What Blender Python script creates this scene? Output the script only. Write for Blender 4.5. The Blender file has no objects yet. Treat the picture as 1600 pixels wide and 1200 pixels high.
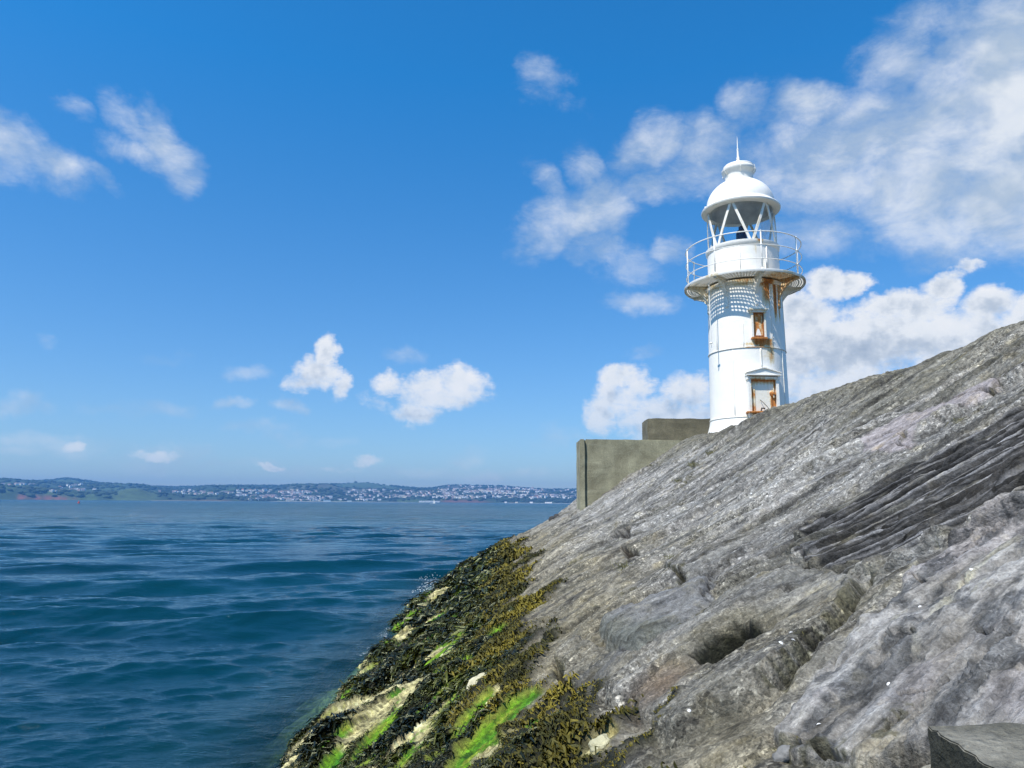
import bpy, bmesh, math, random
import numpy as np
from mathutils import Vector, Matrix

random.seed(7)
rng = np.random.default_rng(7)
scene = bpy.context.scene
col = scene.collection

# ------------------------------------------------------------------ camera
F_PX, EYE = 1155.0, 2.6
PITCH, ROLL = math.atan(185.5 / 1155.0), math.radians(0.40)
_cp, _sp = math.cos(PITCH), math.sin(PITCH)
_cr, _sr = math.cos(ROLL), math.sin(ROLL)
FW = Vector((0, _cp, _sp))
_up, _rt = Vector((0, -_sp, _cp)), Vector((1, 0, 0))
RT = _rt * _cr + _up * _sr
UP = _up * _cr - _rt * _sr
cam_data = bpy.data.cameras.new('camera')
cam_data.sensor_width = 36.0
cam_data.lens = F_PX / 1600.0 * 36.0
cam_data.clip_start = 0.05
cam_data.clip_end = 30000.0
cam = bpy.data.objects.new('camera', cam_data)
col.objects.link(cam)
mw = Matrix((RT, UP, -FW)).transposed().to_4x4()
mw.translation = Vector((0, 0, EYE))
cam.matrix_world = mw
scene.camera = cam

# ------------------------------------------------------------------ light
SUN_EL = math.radians(58.0)
SUN_H = Vector((-0.72, -0.69, 0)).normalized()          # horizontal direction towards the sun
SUN_DIR = Vector((SUN_H.x * math.cos(SUN_EL), SUN_H.y * math.cos(SUN_EL), math.sin(SUN_EL)))
sun_data = bpy.data.lights.new('sun', 'SUN')
sun_data.energy = 5.0
sun_data.angle = math.radians(0.53)
sun_data.color = (1.0, 0.952, 0.875)
sun = bpy.data.objects.new('sun', sun_data)
sun.rotation_euler = SUN_DIR.to_track_quat('Z', 'Y').to_euler()
sun.location = (0, 0, 60)
col.objects.link(sun)

scene.view_settings.view_transform = 'Standard'
scene.view_settings.look = 'None'
scene.view_settings.gamma = 1.0
scene.view_settings.exposure = 0.35
scene.view_settings.use_curve_mapping = False
scene.cycles.max_bounces = 8
scene.cycles.transparent_max_bounces = 12
scene.cycles.volume_bounces = 0
scene.cycles.use_adaptive_sampling = True
scene.cycles.adaptive_threshold = 0.012
scene.cycles.use_denoising = True
try:
    scene.cycles.denoiser = 'OPENIMAGEDENOISE'
    scene.cycles.denoising_prefilter = 'ACCURATE'
except Exception:
    pass
scene.cycles.caustics_reflective = False
scene.cycles.caustics_refractive = False

# ------------------------------------------------------------------ node helpers
class NT:
    """small wrapper that turns expressions into shader nodes"""
    def __init__(self, tree):
        self.t = tree
        self.n = tree.nodes
        self.l = tree.links
    def new(self, kind, **kw):
        nd = self.n.new(kind)
        for k, v in kw.items():
            setattr(nd, k, v)
        return nd
    def put(self, inp, v):
        if v is None:
            return
        if isinstance(v, bpy.types.NodeSocket):
            self.l.new(v, inp)
        else:
            if isinstance(v, (tuple, list)) and len(v) == 3 and inp.type == 'RGBA':
                v = (*v, 1.0)
            inp.default_value = v
    def math(self, op, a, b=None, c=None, clamp=False):
        nd = self.new('ShaderNodeMath', operation=op, use_clamp=clamp)
        for i, v in enumerate((a, b, c)):
            self.put(nd.inputs[i], v)
        return nd.outputs[0]
    def vmath(self, op, a, b=None):
        nd = self.new('ShaderNodeVectorMath', operation=op)
        self.put(nd.inputs[0], a)
        self.put(nd.inputs[1], b)
        return nd.outputs['Value'] if op in ('DOT_PRODUCT', 'LENGTH', 'DISTANCE') else nd.outputs[0]
    def mix(self, f, a, b, mode='MIX'):
        nd = self.new('ShaderNodeMix', data_type='RGBA', blend_type=mode)
        self.put(nd.inputs['Factor'], f)
        self.put(nd.inputs[6], a)
        self.put(nd.inputs[7], b)
        return nd.outputs[2]
    def noise(self, vec, scale, detail=4, rough=0.55, dist=0.0, out=0):
        nd = self.new('ShaderNodeTexNoise')
        self.put(nd.inputs['Vector'], vec)
        nd.inputs['Scale'].default_value = scale
        nd.inputs['Detail'].default_value = detail
        nd.inputs['Roughness'].default_value = rough
        nd.inputs['Distortion'].default_value = dist
        return nd.outputs[out]
    def voro(self, vec, scale, feature='F1', out='Distance', rand=1.0):
        nd = self.new('ShaderNodeTexVoronoi', feature=feature)
        self.put(nd.inputs['Vector'], vec)
        nd.inputs['Scale'].default_value = scale
        nd.inputs['Randomness'].default_value = rand
        return nd.outputs[out]
    def ramp(self, f, stops, interp='LINEAR'):
        nd = self.new('ShaderNodeValToRGB')
        nd.color_ramp.interpolation = interp
        el = nd.color_ramp.elements
        while len(el) < len(stops):
            el.new(0.5)
        for e, (p, c) in zip(el, stops):
            e.position = p
            e.color = (c, c, c, 1) if isinstance(c, (int, float)) else (*c, 1)
        self.put(nd.inputs[0], f)
        return nd.outputs[0]
    def rng(self, v, a, b, c=0.0, d=1.0, smooth=False):
        nd = self.new('ShaderNodeMapRange', interpolation_type='SMOOTHSTEP' if smooth else 'LINEAR')
        self.put(nd.inputs[0], v)
        for i, x in zip((1, 2, 3, 4), (a, b, c, d)):
            nd.inputs[i].default_value = x
        return nd.outputs[0]
    def attr(self, name, out='Fac'):
        return self.new('ShaderNodeAttribute', attribute_name=name).outputs[out]
    def mapping(self, vec, loc=(0, 0, 0), rot=(0, 0, 0), sc=(1, 1, 1), kind='POINT'):
        nd = self.new('ShaderNodeMapping', vector_type=kind)
        self.put(nd.inputs[0], vec)
        nd.inputs[1].default_value = loc
        nd.inputs[2].default_value = rot
        nd.inputs[3].default_value = sc
        return nd.outputs[0]
    def obj(self):
        return self.new('ShaderNodeTexCoord').outputs['Object']
    def bump(self, h, dist=0.01, strength=1.0, normal=None):
        nd = self.new('ShaderNodeBump')
        nd.inputs['Strength'].default_value = strength
        nd.inputs['Distance'].default_value = dist
        self.put(nd.inputs['Height'], h)
        self.put(nd.inputs['Normal'], normal)
        return nd.outputs[0]

def material(name):
    m = bpy.data.materials.new(name)
    m.use_nodes = True
    k = NT(m.node_tree)
    bsdf = m.node_tree.nodes['Principled BSDF']
    return m, k, bsdf

def simple_mat(name, c, rough=0.6, metal=0.0, var=0.15, scale=8.0, bump=0.0, bscale=60):
    m, k, b = material(name)
    n = k.noise(k.obj(), scale, 5)
    f = k.rng(n, 0.3, 0.7, 1 - var, 1 + var)
    cc = k.new('ShaderNodeVectorMath', operation='SCALE')
    cc.inputs[0].default_value = c
    k.put(cc.inputs['Scale'], f)
    k.put(b.inputs['Base Color'], cc.outputs[0])
    b.inputs['Roughness'].default_value = rough
    b.inputs['Metallic'].default_value = metal
    if bump:
        k.put(b.inputs['Normal'], k.bump(k.noise(k.obj(), bscale, 4), bump))
    return m

# ------------------------------------------------------------------ picture rays (used only to read sizes and places off the photo)
def ray(u, v):
    return FW + RT * ((u - 800) / F_PX) - UP * ((v - 600) / F_PX)

# ------------------------------------------------------------------ sky
world = bpy.data.worlds.new('World')
scene.world = world
world.use_nodes = True
wt = NT(world.node_tree)
bg = world.node_tree.nodes['Background']
sky = wt.new('ShaderNodeTexSky', sky_type='NISHITA')
sky.sun_disc = False
sky.sun_elevation = SUN_EL
sky.sun_rotation = math.atan2(SUN_H.x, SUN_H.y)
sky.altitude = 0
sky.air_density = 1.0
sky.dust_density = 0.35
sky.ozone_density = 2.6
hs = wt.new('ShaderNodeHueSaturation')
hs.inputs['Saturation'].default_value = 1.0
wt.put(hs.inputs['Color'], sky.outputs[0])
STRENGTH = 0.12
HAZE = 1.1e-4
bg.inputs['Strength'].default_value = STRENGTH
tc = wt.new('ShaderNodeTexCoord').outputs['Generated']
sep = wt.new('ShaderNodeSeparateXYZ')
wt.put(sep.inputs[0], tc)
az_s = wt.math('ARCTAN2', sep.outputs[0], sep.outputs[1])
el_s = wt.math('ARCSINE', sep.outputs[2])
comb = wt.new('ShaderNodeCombineXYZ')
wt.put(comb.inputs[0], az_s)
wt.put(comb.inputs[1], el_s)
ae = comb.outputs[0]
# warp the coordinates a little so that no cloud is an ellipse
wn = wt.noise(tc, 9.0, 5, 0.6, out=1)
warp = wt.vmath('SUBTRACT', wn, (0.5, 0.5, 0.5))
wsc = wt.new('ShaderNodeVectorMath', operation='MULTIPLY')
wt.put(wsc.inputs[0], warp)
wsc.inputs[1].default_value = (0.10, 0.075, 0)
aew = wt.vmath('ADD', ae, wsc.outputs[0])
wn2 = wt.noise(tc, 30.0, 4, 0.6, out=1)
wsc2 = wt.new('ShaderNodeVectorMath', operation='MULTIPLY')
wt.put(wsc2.inputs[0], wt.vmath('SUBTRACT', wn2, (0.5, 0.5, 0.5)))
wsc2.inputs[1].default_value = (0.035, 0.03, 0)
aep = wt.vmath('ADD', ae, wsc2.outputs[0])

def blob_field(vec, blobs, floor=-1.0, grow=1.25):
    acc = None
    for (u, v, rx, ry, rot, s) in blobs:
        d = ray(u, v)
        a, e = math.atan2(d.x, d.y), math.asin(d.normalized().z)
        ps = math.cos(a) ** 2 / F_PX * 1.0
        es = math.cos(e) * math.cos(a) / F_PX
        m = wt.mapping(vec, (a, e, 0), (0, 0, math.radians(-rot)), (rx * ps * grow, ry * es * grow, 1), 'TEXTURE')
        q = wt.vmath('DOT_PRODUCT', m, m)
        val = wt.math('MULTIPLY_ADD', q, -s, s)
        acc = wt.math('MAXIMUM', val, floor if acc is None else acc)
    return acc

wisps = [
 (-10,215,75,40,25,.95),(50,252,75,26,22,.95),(130,277,45,12,25,.5),
 (215,205,60,22,20,.75),(262,238,55,34,38,.95),(290,268,30,34,30,.8),(205,245,50,22,10,.8),(112,176,32,12,10,.45),(170,240,30,12,0,.3),
 (848,112,18,30,-60,.42),(862,152,34,16,20,.3),
 (895,345,85,38,-18,1.0),(945,315,42,42,-30,.9),(930,385,45,24,10,.55),(855,285,18,40,-50,.55),(915,262,26,38,-50,.55),
 (1020,225,55,34,-20,.62),(1110,235,48,42,-30,.62),(1060,285,110,24,-3,.62),(1175,168,32,34,-30,.55),
 (1000,474,48,16,5,.72),(1050,385,24,16,0,.6),(990,412,36,26,0,.35),(1010,545,20,10,0,.25),
 (1330,235,150,70,5,.85),(1480,215,150,95,-15,1.0),(1560,90,85,110,-30,.95),(1490,330,170,60,18,.95),(1285,300,95,40,12,.75),
 (1275,165,55,34,20,.72),(1400,110,60,55,-40,.42),(1610,350,95,55,0,.9),(1265,375,85,25,10,.35),(1195,265,40,34,0,.5),(1440,40,60,40,0,.35),
 (245,635,36,12,5,.5),(25,637,42,14,0,.62),(358,640,24,8,0,.62),(446,641,22,8,0,.55),(388,590,34,11,0,.32),(395,676,40,10,-5,.42),
 (60,690,60,9,0,.45),(20,705,60,8,0,.35),(115,702,44,16,0,.6),(255,712,64,16,0,.6),(190,640,50,9,0,.3),(150,690,60,8,0,.35),(480,690,60,8,0,.3),(330,728,40,6,0,.4),(720,712,24,10,0,.35),(680,738,60,8,0,.35),(620,733,50,7,0,.35),(450,735,80,5,0,.3),
 (755,742,30,8,0,.7),(830,736,34,6,0,.55),(870,690,34,14,0,.35),(75,527,18,12,0,.28),(250,553,40,9,0,.2),(640,560,30,12,0,.3),
]
puffs = [
 (508,548,17,27,5,1.0),(497,585,34,26,0,1.0),(532,606,16,26,10,.75),(478,598,26,17,0,.7),
 (722,596,36,30,0,.9),(672,612,44,28,-10,.8),(606,600,24,18,0,.65),(588,632,26,14,20,.5),(652,648,32,18,0,.85),(712,620,48,18,0,.8),
 (976,588,34,20,0,1.0),(1000,605,26,18,0,.85),(940,648,24,34,0,.95),(968,625,36,34,0,.85),(1075,612,40,30,0,.8),(1040,655,90,34,0,.85),
 (1290,446,36,26,0,1.1),(1336,442,28,22,0,1.15),(1262,500,55,56,0,1.1),(1235,575,60,60,0,1.0),(1392,478,46,26,0,1.1),(1468,450,36,22,0,1.15),(1440,480,60,30,0,1.1),
 (1545,478,48,28,0,1.1),(1610,492,40,30,0,1.1),(1340,540,150,60,0,1.1),(1510,530,140,55,0,1.1),(1520,414,20,9,0,.7),(1495,428,22,10,-20,.6),(1300,610,120,50,0,.95),
 (110,700,22,9,0,.72),(243,713,34,9,0,.72),(425,727,20,5,0,.8),(572,721,20,8,0,.65),(530,733,30,6,0,.5),(1160,640,60,50,0,.8),
]
wisps = [(u_, v_, a_, b_, r_, min(1.1, s_ + (.22 if s_ < .75 else .12))) for (u_, v_, a_, b_, r_, s_) in wisps]
wisps += [(1400, 250, 150, 80, 0, 1.0), (1560, 210, 120, 150, 0, 1.15), (1500, 330, 130, 60, 10, 1.05), (1240, 275, 90, 34, 10, .85), (1180, 250, 80, 26, 0, .7), (1450, 280, 190, 70, 8, 1.2), (1580, 130, 110, 150, 0, 1.2), (1350, 215, 120, 60, 0, 1.05), (1540, 300, 140, 90, 0, 1.2), (1470, 160, 90, 60, -30, .95)]
wisps = [(u_, v_, a_, b_, r_, s_ - (.22 if (u_ < 320 and v_ < 300) or (820 < u_ < 870) else .08 if u_ < 1200 else 0)) for (u_, v_, a_, b_, r_, s_) in wisps]
W = blob_field(aew, wisps, grow=1.55)
P_ = blob_field(aep, puffs)
# more of the same sky beyond the frame
out_az = wt.math('GREATER_THAN', wt.math('ABSOLUTE', az_s), 0.66)
oa = wt.rng(wt.math('ABSOLUTE', az_s), 0.64, 0.8, smooth=True)
oe = wt.rng(el_s, 0.66, 0.8, smooth=True)
outside = wt.math('MAXIMUM', oa, wt.math('MULTIPLY', oe, 0.55))
big = wt.noise(tc, 2.6, 3, 0.5)
gen = wt.math('MULTIPLY_ADD', wt.math('SUBTRACT', big, 0.63), 7.0, -0.1)
gen = wt.math('SUBTRACT', wt.math('MULTIPLY', wt.math('ADD', gen, 1.0), outside), 1.0)
W = wt.math('MAXIMUM', W, gen)
n_w = wt.noise(wt.mapping(tc, rot=(0.3, 0.5, 0.2), sc=(1, 1, 1.5)), 13.0, 9, 0.62, 0.35)
n_p = wt.noise(tc, 26.0, 8, 0.56)
n_f = wt.noise(wt.mapping(tc, rot=(0.1, 0.6, 0.1), sc=(1, 1, 2.2)), 60.0, 6, 0.65, 0.5)
dw = wt.math('MULTIPLY_ADD', wt.math('SUBTRACT', n_w, 0.5), 1.5, W)
dw = wt.math('MULTIPLY_ADD', wt.math('SUBTRACT', n_f, 0.5), 0.5, dw)
aw = wt.rng(dw, -0.1, 1.55, 0.0, 0.95, smooth=True)
dp = wt.math('MULTIPLY_ADD', wt.math('SUBTRACT', n_p, 0.5), 1.7, P_)
dp = wt.math('MULTIPLY_ADD', wt.math('SUBTRACT', n_f, 0.5), 0.85, dp)
ap = wt.rng(dp, -0.02, 0.85, 0.0, 0.95, smooth=True)
# self-shading of the cumulus: compare the billows with the billows a little nearer the sun
off = wt.vmath('ADD', tc, tuple(Vector((-0.45, -0.2, 1.0)).normalized() * 0.016))
n_p2 = wt.noise(off, 26.0, 8, 0.56)
n_b1 = wt.noise(tc, 11.0, 3, 0.5)
n_b2 = wt.noise(wt.vmath('ADD', tc, tuple(Vector((-0.45, -0.2, 1.0)).normalized() * 0.035)), 11.0, 3, 0.5)
lit = wt.math('MULTIPLY_ADD', wt.math('SUBTRACT', n_p, n_p2), 1.3, 0.64)
lit = wt.math('MULTIPLY_ADD', wt.math('SUBTRACT', n_b1, n_b2), 0.8, lit)
edge = wt.rng(dp, 0.1, 1.5, 0.36, -0.20)
shade = blob_field(aep, [(1290, 565, 80, 42, 0, 1), (1400, 555, 110, 40, 0, 1), (1520, 548, 100, 36, 0, 1), (1255, 620, 60, 40, 0, 1), (1300, 470, 60, 16, 0, .6), (1420, 510, 60, 16, 0, .6),
    (965, 672, 50, 26, 0, 1), (1060, 640, 60, 30, 0, 1), (505, 606, 40, 20, 0, .9), (690, 640, 70, 20, 0, .8), (600, 624, 26, 14, 0, .8), (1040, 690, 90, 30, 0, 1)], 0.0, 1.3)
lit = wt.math('MULTIPLY_ADD', shade, -0.16, lit)
lit = wt.math('ADD', lit, edge, clamp=True)
SC = 1.0 / STRENGTH
SC *= 0.80
def sc3(r, g, b):
    return (r * SC, g * SC, b * SC)
pc = wt.ramp(lit, [(0.0, (0.36, 0.44, 0.56)), (0.40, (0.58, 0.65, 0.74)), (0.66, (0.90, 0.93, 0.96)), (1.0, (1.0, 1.0, 1.0))])
pcs = wt.new('ShaderNodeVectorMath', operation='SCALE')
wt.put(pcs.inputs[0], pc)
pcs.inputs['Scale'].default_value = SC * 0.95
wl = wt.rng(wt.math('MULTIPLY_ADD', wt.math('SUBTRACT', n_b1, n_b2), 2.0, n_w), 0.3, 0.75)
wc = wt.mix(wl, sc3(0.48, 0.58, 0.70), sc3(0.82, 0.86, 0.90))
tint = wt.mix(wt.rng(el_s, 0.0, 0.55), (.60, .71, .87), (.135, .84, 1.27))
base = wt.mix(1.0, hs.outputs[0], tint, 'MULTIPLY')
c1 = wt.mix(aw, base, wc)
c2 = wt.mix(ap, c1, pcs.outputs[0])
# far clouds sink into the haze near the horizon
lowh = wt.rng(el_s, 0.0, 0.20, 0.40, 0.0, smooth=True)
c3 = wt.mix(lowh, c2, base)
wt.put(bg.inputs['Color'], c3)
world.cycles.sampling_method = 'MANUAL'
world.cycles.sample_map_resolution = 512

# ------------------------------------------------------------------ numeric noise
def _hash(ix, iy, seed):
    h = (ix.astype(np.int64) * 374761393 + iy.astype(np.int64) * 668265263 + seed * 1442695041) & 0x7fffffff
    h = ((h ^ (h >> 13)) * 1274126177) & 0x7fffffff
    return (h ^ (h >> 16)) & 0xffff
_GA = np.cos(np.arange(256) * 2 * np.pi / 256).astype(np.float32)
_GB = np.sin(np.arange(256) * 2 * np.pi / 256).astype(np.float32)
def pn(x, y, seed=0):
    x = np.asarray(x, np.float32); y = np.asarray(y, np.float32)
    fx, fy = np.floor(x), np.floor(y)
    ix, iy = fx.astype(np.int64), fy.astype(np.int64)
    tx, ty = x - fx, y - fy
    def g(dx, dy):
        h = _hash(ix + dx, iy + dy, seed) & 255
        return _GA[h] * (tx - dx) + _GB[h] * (ty - dy)
    sx = tx * tx * tx * (tx * (tx * 6 - 15) + 10)
    sy = ty * ty * ty * (ty * (ty * 6 - 15) + 10)
    a = g(0, 0); b = g(1, 0); c = g(0, 1); d = g(1, 1)
    return (a + (b - a) * sx + (c - a) * sy + (a - b - c + d) * sx * sy) * 1.5
def fbm(x, y, seed=0, oct=4, gain=0.5):
    r = 0.0; a = 1.0; f = 1.0
    for i in range(oct):
        r = r + a * pn(x * f + 13.7 * i, y * f + 7.1 * i, seed + i)
        a *= gain; f *= 2.03
    return r
def ss(a, b, x):
    t = np.clip((x - a) / (b - a), 0, 1)
    return t * t * (3 - 2 * t)

# ------------------------------------------------------------------ the slope of the breakwater
_px = [-9, -2.2, 0, 1.9, 3.4, 4.25, 4.6, 5.2, 30]
_pz = [-4.2, 0, 1.40, 2.43, 3.46, 4.10, 4.21, 4.25, 4.25]
_PX = np.arange(-9, 30, 0.01)
_PZ = np.interp(_PX, _px, _pz)
_k = np.exp(-.5 * (np.arange(-40, 41) / 15.0) ** 2); _k /= _k.sum()
_PZ = np.convolve(np.pad(_PZ, 40, mode='edge'), _k, 'valid')
Y_END = 26.0
def slope_z(x, y=None):
    z = np.interp(x, _PX, _PZ)
    if y is not None:
        e = np.clip(np.asarray(y) - Y_END, 0, None)
        z = z - (e * 0.9 + 0.10 * (1 - np.exp(-e * 4)))
    return z
def hit(u, v):
    """where the slope stands that the photo shows at this place"""
    r = ray(u, v)
    t = np.linspace(0.5, 40, 6000)
    z = EYE + r.z * t - slope_z(r.x * t, r.y * t)
    i = int(np.argmax(z < 0))
    if i == 0 or r.y * t[i] > Y_END + .5:
        return None
    return float(r.x * t[i]), float(r.y * t[i])
def poly_pts(pix):
    q = [hit(*p) for p in pix]
    return np.array([p for p in q if p is not None])

def sdf_poly(x, y, P, pad=0.6):
    """signed distance to a polygon, positive inside"""
    out = np.full(x.shape, -pad, np.float32)
    m = (x > P[:, 0].min() - pad) & (x < P[:, 0].max() + pad) & (y > P[:, 1].min() - pad) & (y < P[:, 1].max() + pad)
    X, Y = x[m], y[m]
    d2 = np.full(X.shape, 1e9); inside = np.zeros(X.shape, bool)
    n = len(P)
    for i in range(n):
        a, b = P[i], P[(i + 1) % n]
        e = b - a; wx, wy = X - a[0], Y - a[1]
        t = np.clip((wx * e[0] + wy * e[1]) / (e @ e + 1e-9), 0, 1)
        d2 = np.minimum(d2, (wx - e[0] * t) ** 2 + (wy - e[1] * t) ** 2)
        c = ((a[1] > Y) != (b[1] > Y)) & (X < (b[0] - a[0]) * (Y - a[1]) / (b[1] - a[1] + 1e-12) + a[0])
        inside ^= c
    d = np.sqrt(d2)
    out[m] = np.clip(np.where(inside, d, -d), -pad, 10)
    return out
def dist_line(x, y, P, pad=0.4):
    out = np.full(x.shape, pad, np.float32)
    m = (x > P[:, 0].min() - pad) & (x < P[:, 0].max() + pad) & (y > P[:, 1].min() - pad) & (y < P[:, 1].max() + pad)
    X, Y = x[m], y[m]
    d2 = np.full(X.shape, pad * pad)
    for i in range(len(P) - 1):
        a, b = P[i], P[i + 1]
        e = b - a; wx, wy = X - a[0], Y - a[1]
        t = np.clip((wx * e[0] + wy * e[1]) / (e @ e + 1e-9), 0, 1)
        d2 = np.minimum(d2, (wx - e[0] * t) ** 2 + (wy - e[1] * t) ** 2)
    out[m] = np.sqrt(d2)
    return out

POLY = {
 'layered': [(1254,858),(1262,838),(1300,812),(1380,762),(1470,718),(1540,680),(1599,645),(1800,540),(1850,700),(1599,812),(1520,848),(1440,872),(1370,888),(1300,898),(1266,892)],
 'slab':    [(1452,905),(1520,856),(1599,815),(1850,705),(1850,1000),(1750,1190),(1440,1199),(1240,1199),(1225,1170),(1262,1110),(1300,1070),(1345,1020),(1385,985),(1420,950)],
 'middle':  [(872,1040),(905,1012),(948,1018),(1008,1036),(1065,990),(1140,945),(1195,905),(1262,900),(1345,912),(1358,930),(1332,980),(1285,1020),(1262,1062),(1228,1100),(1180,1130),(1110,1172),(1070,1190),(1036,1168),(1005,1120),(980,1105),(945,1098),(900,1085)],
 'blue':    [(941,990),(950,1014),(964,1027),(1008,1033),(1024,1012),(1063,986),(1102,955),(1118,914),(1110,900),(1092,900),(1060,916),(1028,935),(975,962)],
 'lens':    [(1350,690),(1400,655),(1480,622),(1545,592),(1568,590),(1560,608),(1510,634),(1462,652),(1436,668),(1424,700),(1385,712),(1352,708)],
 'hollow':  [(1106,1049),(1090,1040),(1112,1018),(1157,990),(1189,990),(1198,997),(1177,1013),(1151,1037),(1130,1052)],
 'slot':    [(961,845),(962,834),(981,819),(1011,800),(1021,797),(1005,814),(988,828),(984,843)],
 'slot2':   [(970,856),(990,853),(995,860),(979,867)],
 'tanrock': [(820,1000),(860,960),(905,940),(950,960),(935,990),(900,1005),(872,1036),(880,1060),(855,1050)],
}
POLY = {k_: poly_pts(v_) for k_, v_ in POLY.items()}
CRACKS = [  # polyline, half width (m), depth (m), mossy with shade painted along the core
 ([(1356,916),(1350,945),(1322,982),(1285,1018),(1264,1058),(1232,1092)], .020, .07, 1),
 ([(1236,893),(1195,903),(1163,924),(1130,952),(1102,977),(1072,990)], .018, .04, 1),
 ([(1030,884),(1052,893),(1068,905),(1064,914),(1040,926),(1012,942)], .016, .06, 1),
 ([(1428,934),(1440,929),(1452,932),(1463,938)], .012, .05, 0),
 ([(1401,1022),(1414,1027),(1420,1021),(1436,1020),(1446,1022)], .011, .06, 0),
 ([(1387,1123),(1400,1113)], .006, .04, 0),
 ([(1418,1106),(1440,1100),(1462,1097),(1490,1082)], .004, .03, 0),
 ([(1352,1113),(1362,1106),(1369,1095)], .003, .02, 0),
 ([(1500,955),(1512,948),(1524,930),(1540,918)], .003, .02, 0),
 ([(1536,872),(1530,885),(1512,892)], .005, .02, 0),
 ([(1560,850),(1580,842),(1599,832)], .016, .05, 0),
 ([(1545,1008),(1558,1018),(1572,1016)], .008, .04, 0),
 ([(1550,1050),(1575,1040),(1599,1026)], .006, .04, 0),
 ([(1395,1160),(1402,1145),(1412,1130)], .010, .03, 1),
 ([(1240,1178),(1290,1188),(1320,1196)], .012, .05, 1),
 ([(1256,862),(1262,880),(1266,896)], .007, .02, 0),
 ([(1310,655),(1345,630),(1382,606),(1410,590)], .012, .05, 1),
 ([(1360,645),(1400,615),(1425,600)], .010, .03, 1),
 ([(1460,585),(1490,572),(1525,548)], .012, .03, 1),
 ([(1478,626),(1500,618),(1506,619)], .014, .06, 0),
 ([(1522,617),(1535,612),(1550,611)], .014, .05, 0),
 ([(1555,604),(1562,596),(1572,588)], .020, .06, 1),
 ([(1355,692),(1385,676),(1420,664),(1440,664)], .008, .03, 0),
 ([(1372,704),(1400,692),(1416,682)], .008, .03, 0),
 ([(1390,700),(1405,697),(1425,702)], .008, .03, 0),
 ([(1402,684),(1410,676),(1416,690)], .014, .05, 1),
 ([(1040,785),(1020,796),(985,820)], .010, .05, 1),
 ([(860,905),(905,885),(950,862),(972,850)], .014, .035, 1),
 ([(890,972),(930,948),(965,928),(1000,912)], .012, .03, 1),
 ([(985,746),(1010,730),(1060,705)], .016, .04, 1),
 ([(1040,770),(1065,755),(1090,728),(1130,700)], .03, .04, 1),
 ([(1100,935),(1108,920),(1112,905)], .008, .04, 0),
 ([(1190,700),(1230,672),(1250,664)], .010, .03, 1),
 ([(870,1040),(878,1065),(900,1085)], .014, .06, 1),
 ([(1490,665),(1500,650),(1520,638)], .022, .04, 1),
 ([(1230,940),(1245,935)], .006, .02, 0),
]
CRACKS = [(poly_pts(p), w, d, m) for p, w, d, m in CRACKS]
VEINS = [([(1478,990),(1495,970),(1520,942),(1545,920),(1570,896),(1599,872)], .028, 1.0),
         ([(1425,925),(1445,905),(1470,880),(1478,872)], .004, .8),
         ([(1540,958),(1560,935),(1580,915),(1599,905)], .005, .7),
         ([(1440,1010),(1452,1030),(1448,1045)], .012, .5),
         ([(1385,1020),(1425,985),(1430,975)], .008, .5),
         ([(1340,905),(1380,893),(1420,884)], .008, .6),
         ([(950,975),(985,945),(1035,915)], .008, .5),
         ([(1000,870),(1100,820),(1200,770)], .02, .45),
         ([(1130,760),(1170,735),(1210,710)], .02, .5),
         ([(880,835),(905,815),(925,805)], .03, .5)]
VEINS = [(poly_pts(p), w, s) for p, w, s in VEINS]
# bare streaks in the weed: cream stone and green algae running up the slope
CREAM = [([(505,1160),(560,1110),(625,1062)], 22), ([(630,1098),(665,1062),(682,1052)], 12), ([(560,1120),(620,1090)], 17),
         ([(642,1010),(660,1000)], 9), ([(605,1018),(622,1000),(645,995)], 12), ([(655,1045),(690,1020),(688,1022)], 7),
         ([(650,955),(690,935),(695,938)], 10), ([(690,915),(720,895),(735,890)], 12), ([(735,880),(760,868)], 8),
         ([(640,1190),(665,1180)], 12), ([(665,1150),(672,1130),(680,1125)], 13), ([(725,1155),(745,1130),(775,1110),(788,1072)], 5),
         ([(755,1175),(785,1165),(800,1150)], 9), ([(690,1128),(720,1110),(745,1090),(785,1072)], 5), ([(700,1080),(720,1070)], 4),
         ([(725,940),(745,925),(760,915)], 5), ([(700,970),(725,950)], 4), ([(745,955),(758,945)], 4), ([(725,995),(740,980),(745,975)], 5),
         ([(930,1180),(945,1160)], 10), ([(640,1100),(668,1070)], 9), ([(575,1145),(600,1115)], 18), ([(660,1085),(690,1060)], 4)]
GREEN = [([(650,998),(690,965),(730,940),(755,925)], 6), ([(670,1042),(710,1010),(745,985)], 8), ([(690,1030),(700,1005),(722,990)], 6),
         ([(625,1160),(660,1130),(700,1098),(722,1080)], 7), ([(725,1200),(740,1170),(770,1130),(800,1110),(825,1095)], 10),
         ([(622,1195),(650,1170),(655,1160)], 10), ([(700,1055),(725,1035),(748,1025)], 5), ([(755,862),(780,850)], 7), ([(735,880),(752,868)], 6),
         ([(770,993),(782,988)], 5), ([(620,1080),(650,1052),(670,1045)], 6), ([(720,1140),(745,1115)], 7), ([(760,1098),(778,1085)], 6),
         ([(740,1180),(745,1195)], 14), ([(800,845),(770,856)], 4), ([(690,925),(720,905)], 5), ([(640,1095),(660,1075)], 6), ([(705,920),(740,900),(770,880)], 4),
         ([(590,1125),(630,1098),(655,1075)], 5), ([(700,1170),(722,1150)], 5),([(660,985),(700,950),(720,935)], 4),([(700,1010),(735,985),(752,968)], 4),([(640,1150),(690,1105)], 4),([(690,1190),(730,1140),(760,1112)], 5),([(610,1110),(650,1080)], 4),([(730,905),(775,872)], 4),([(770,1180),(810,1150),(830,1130)], 4)]
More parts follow.
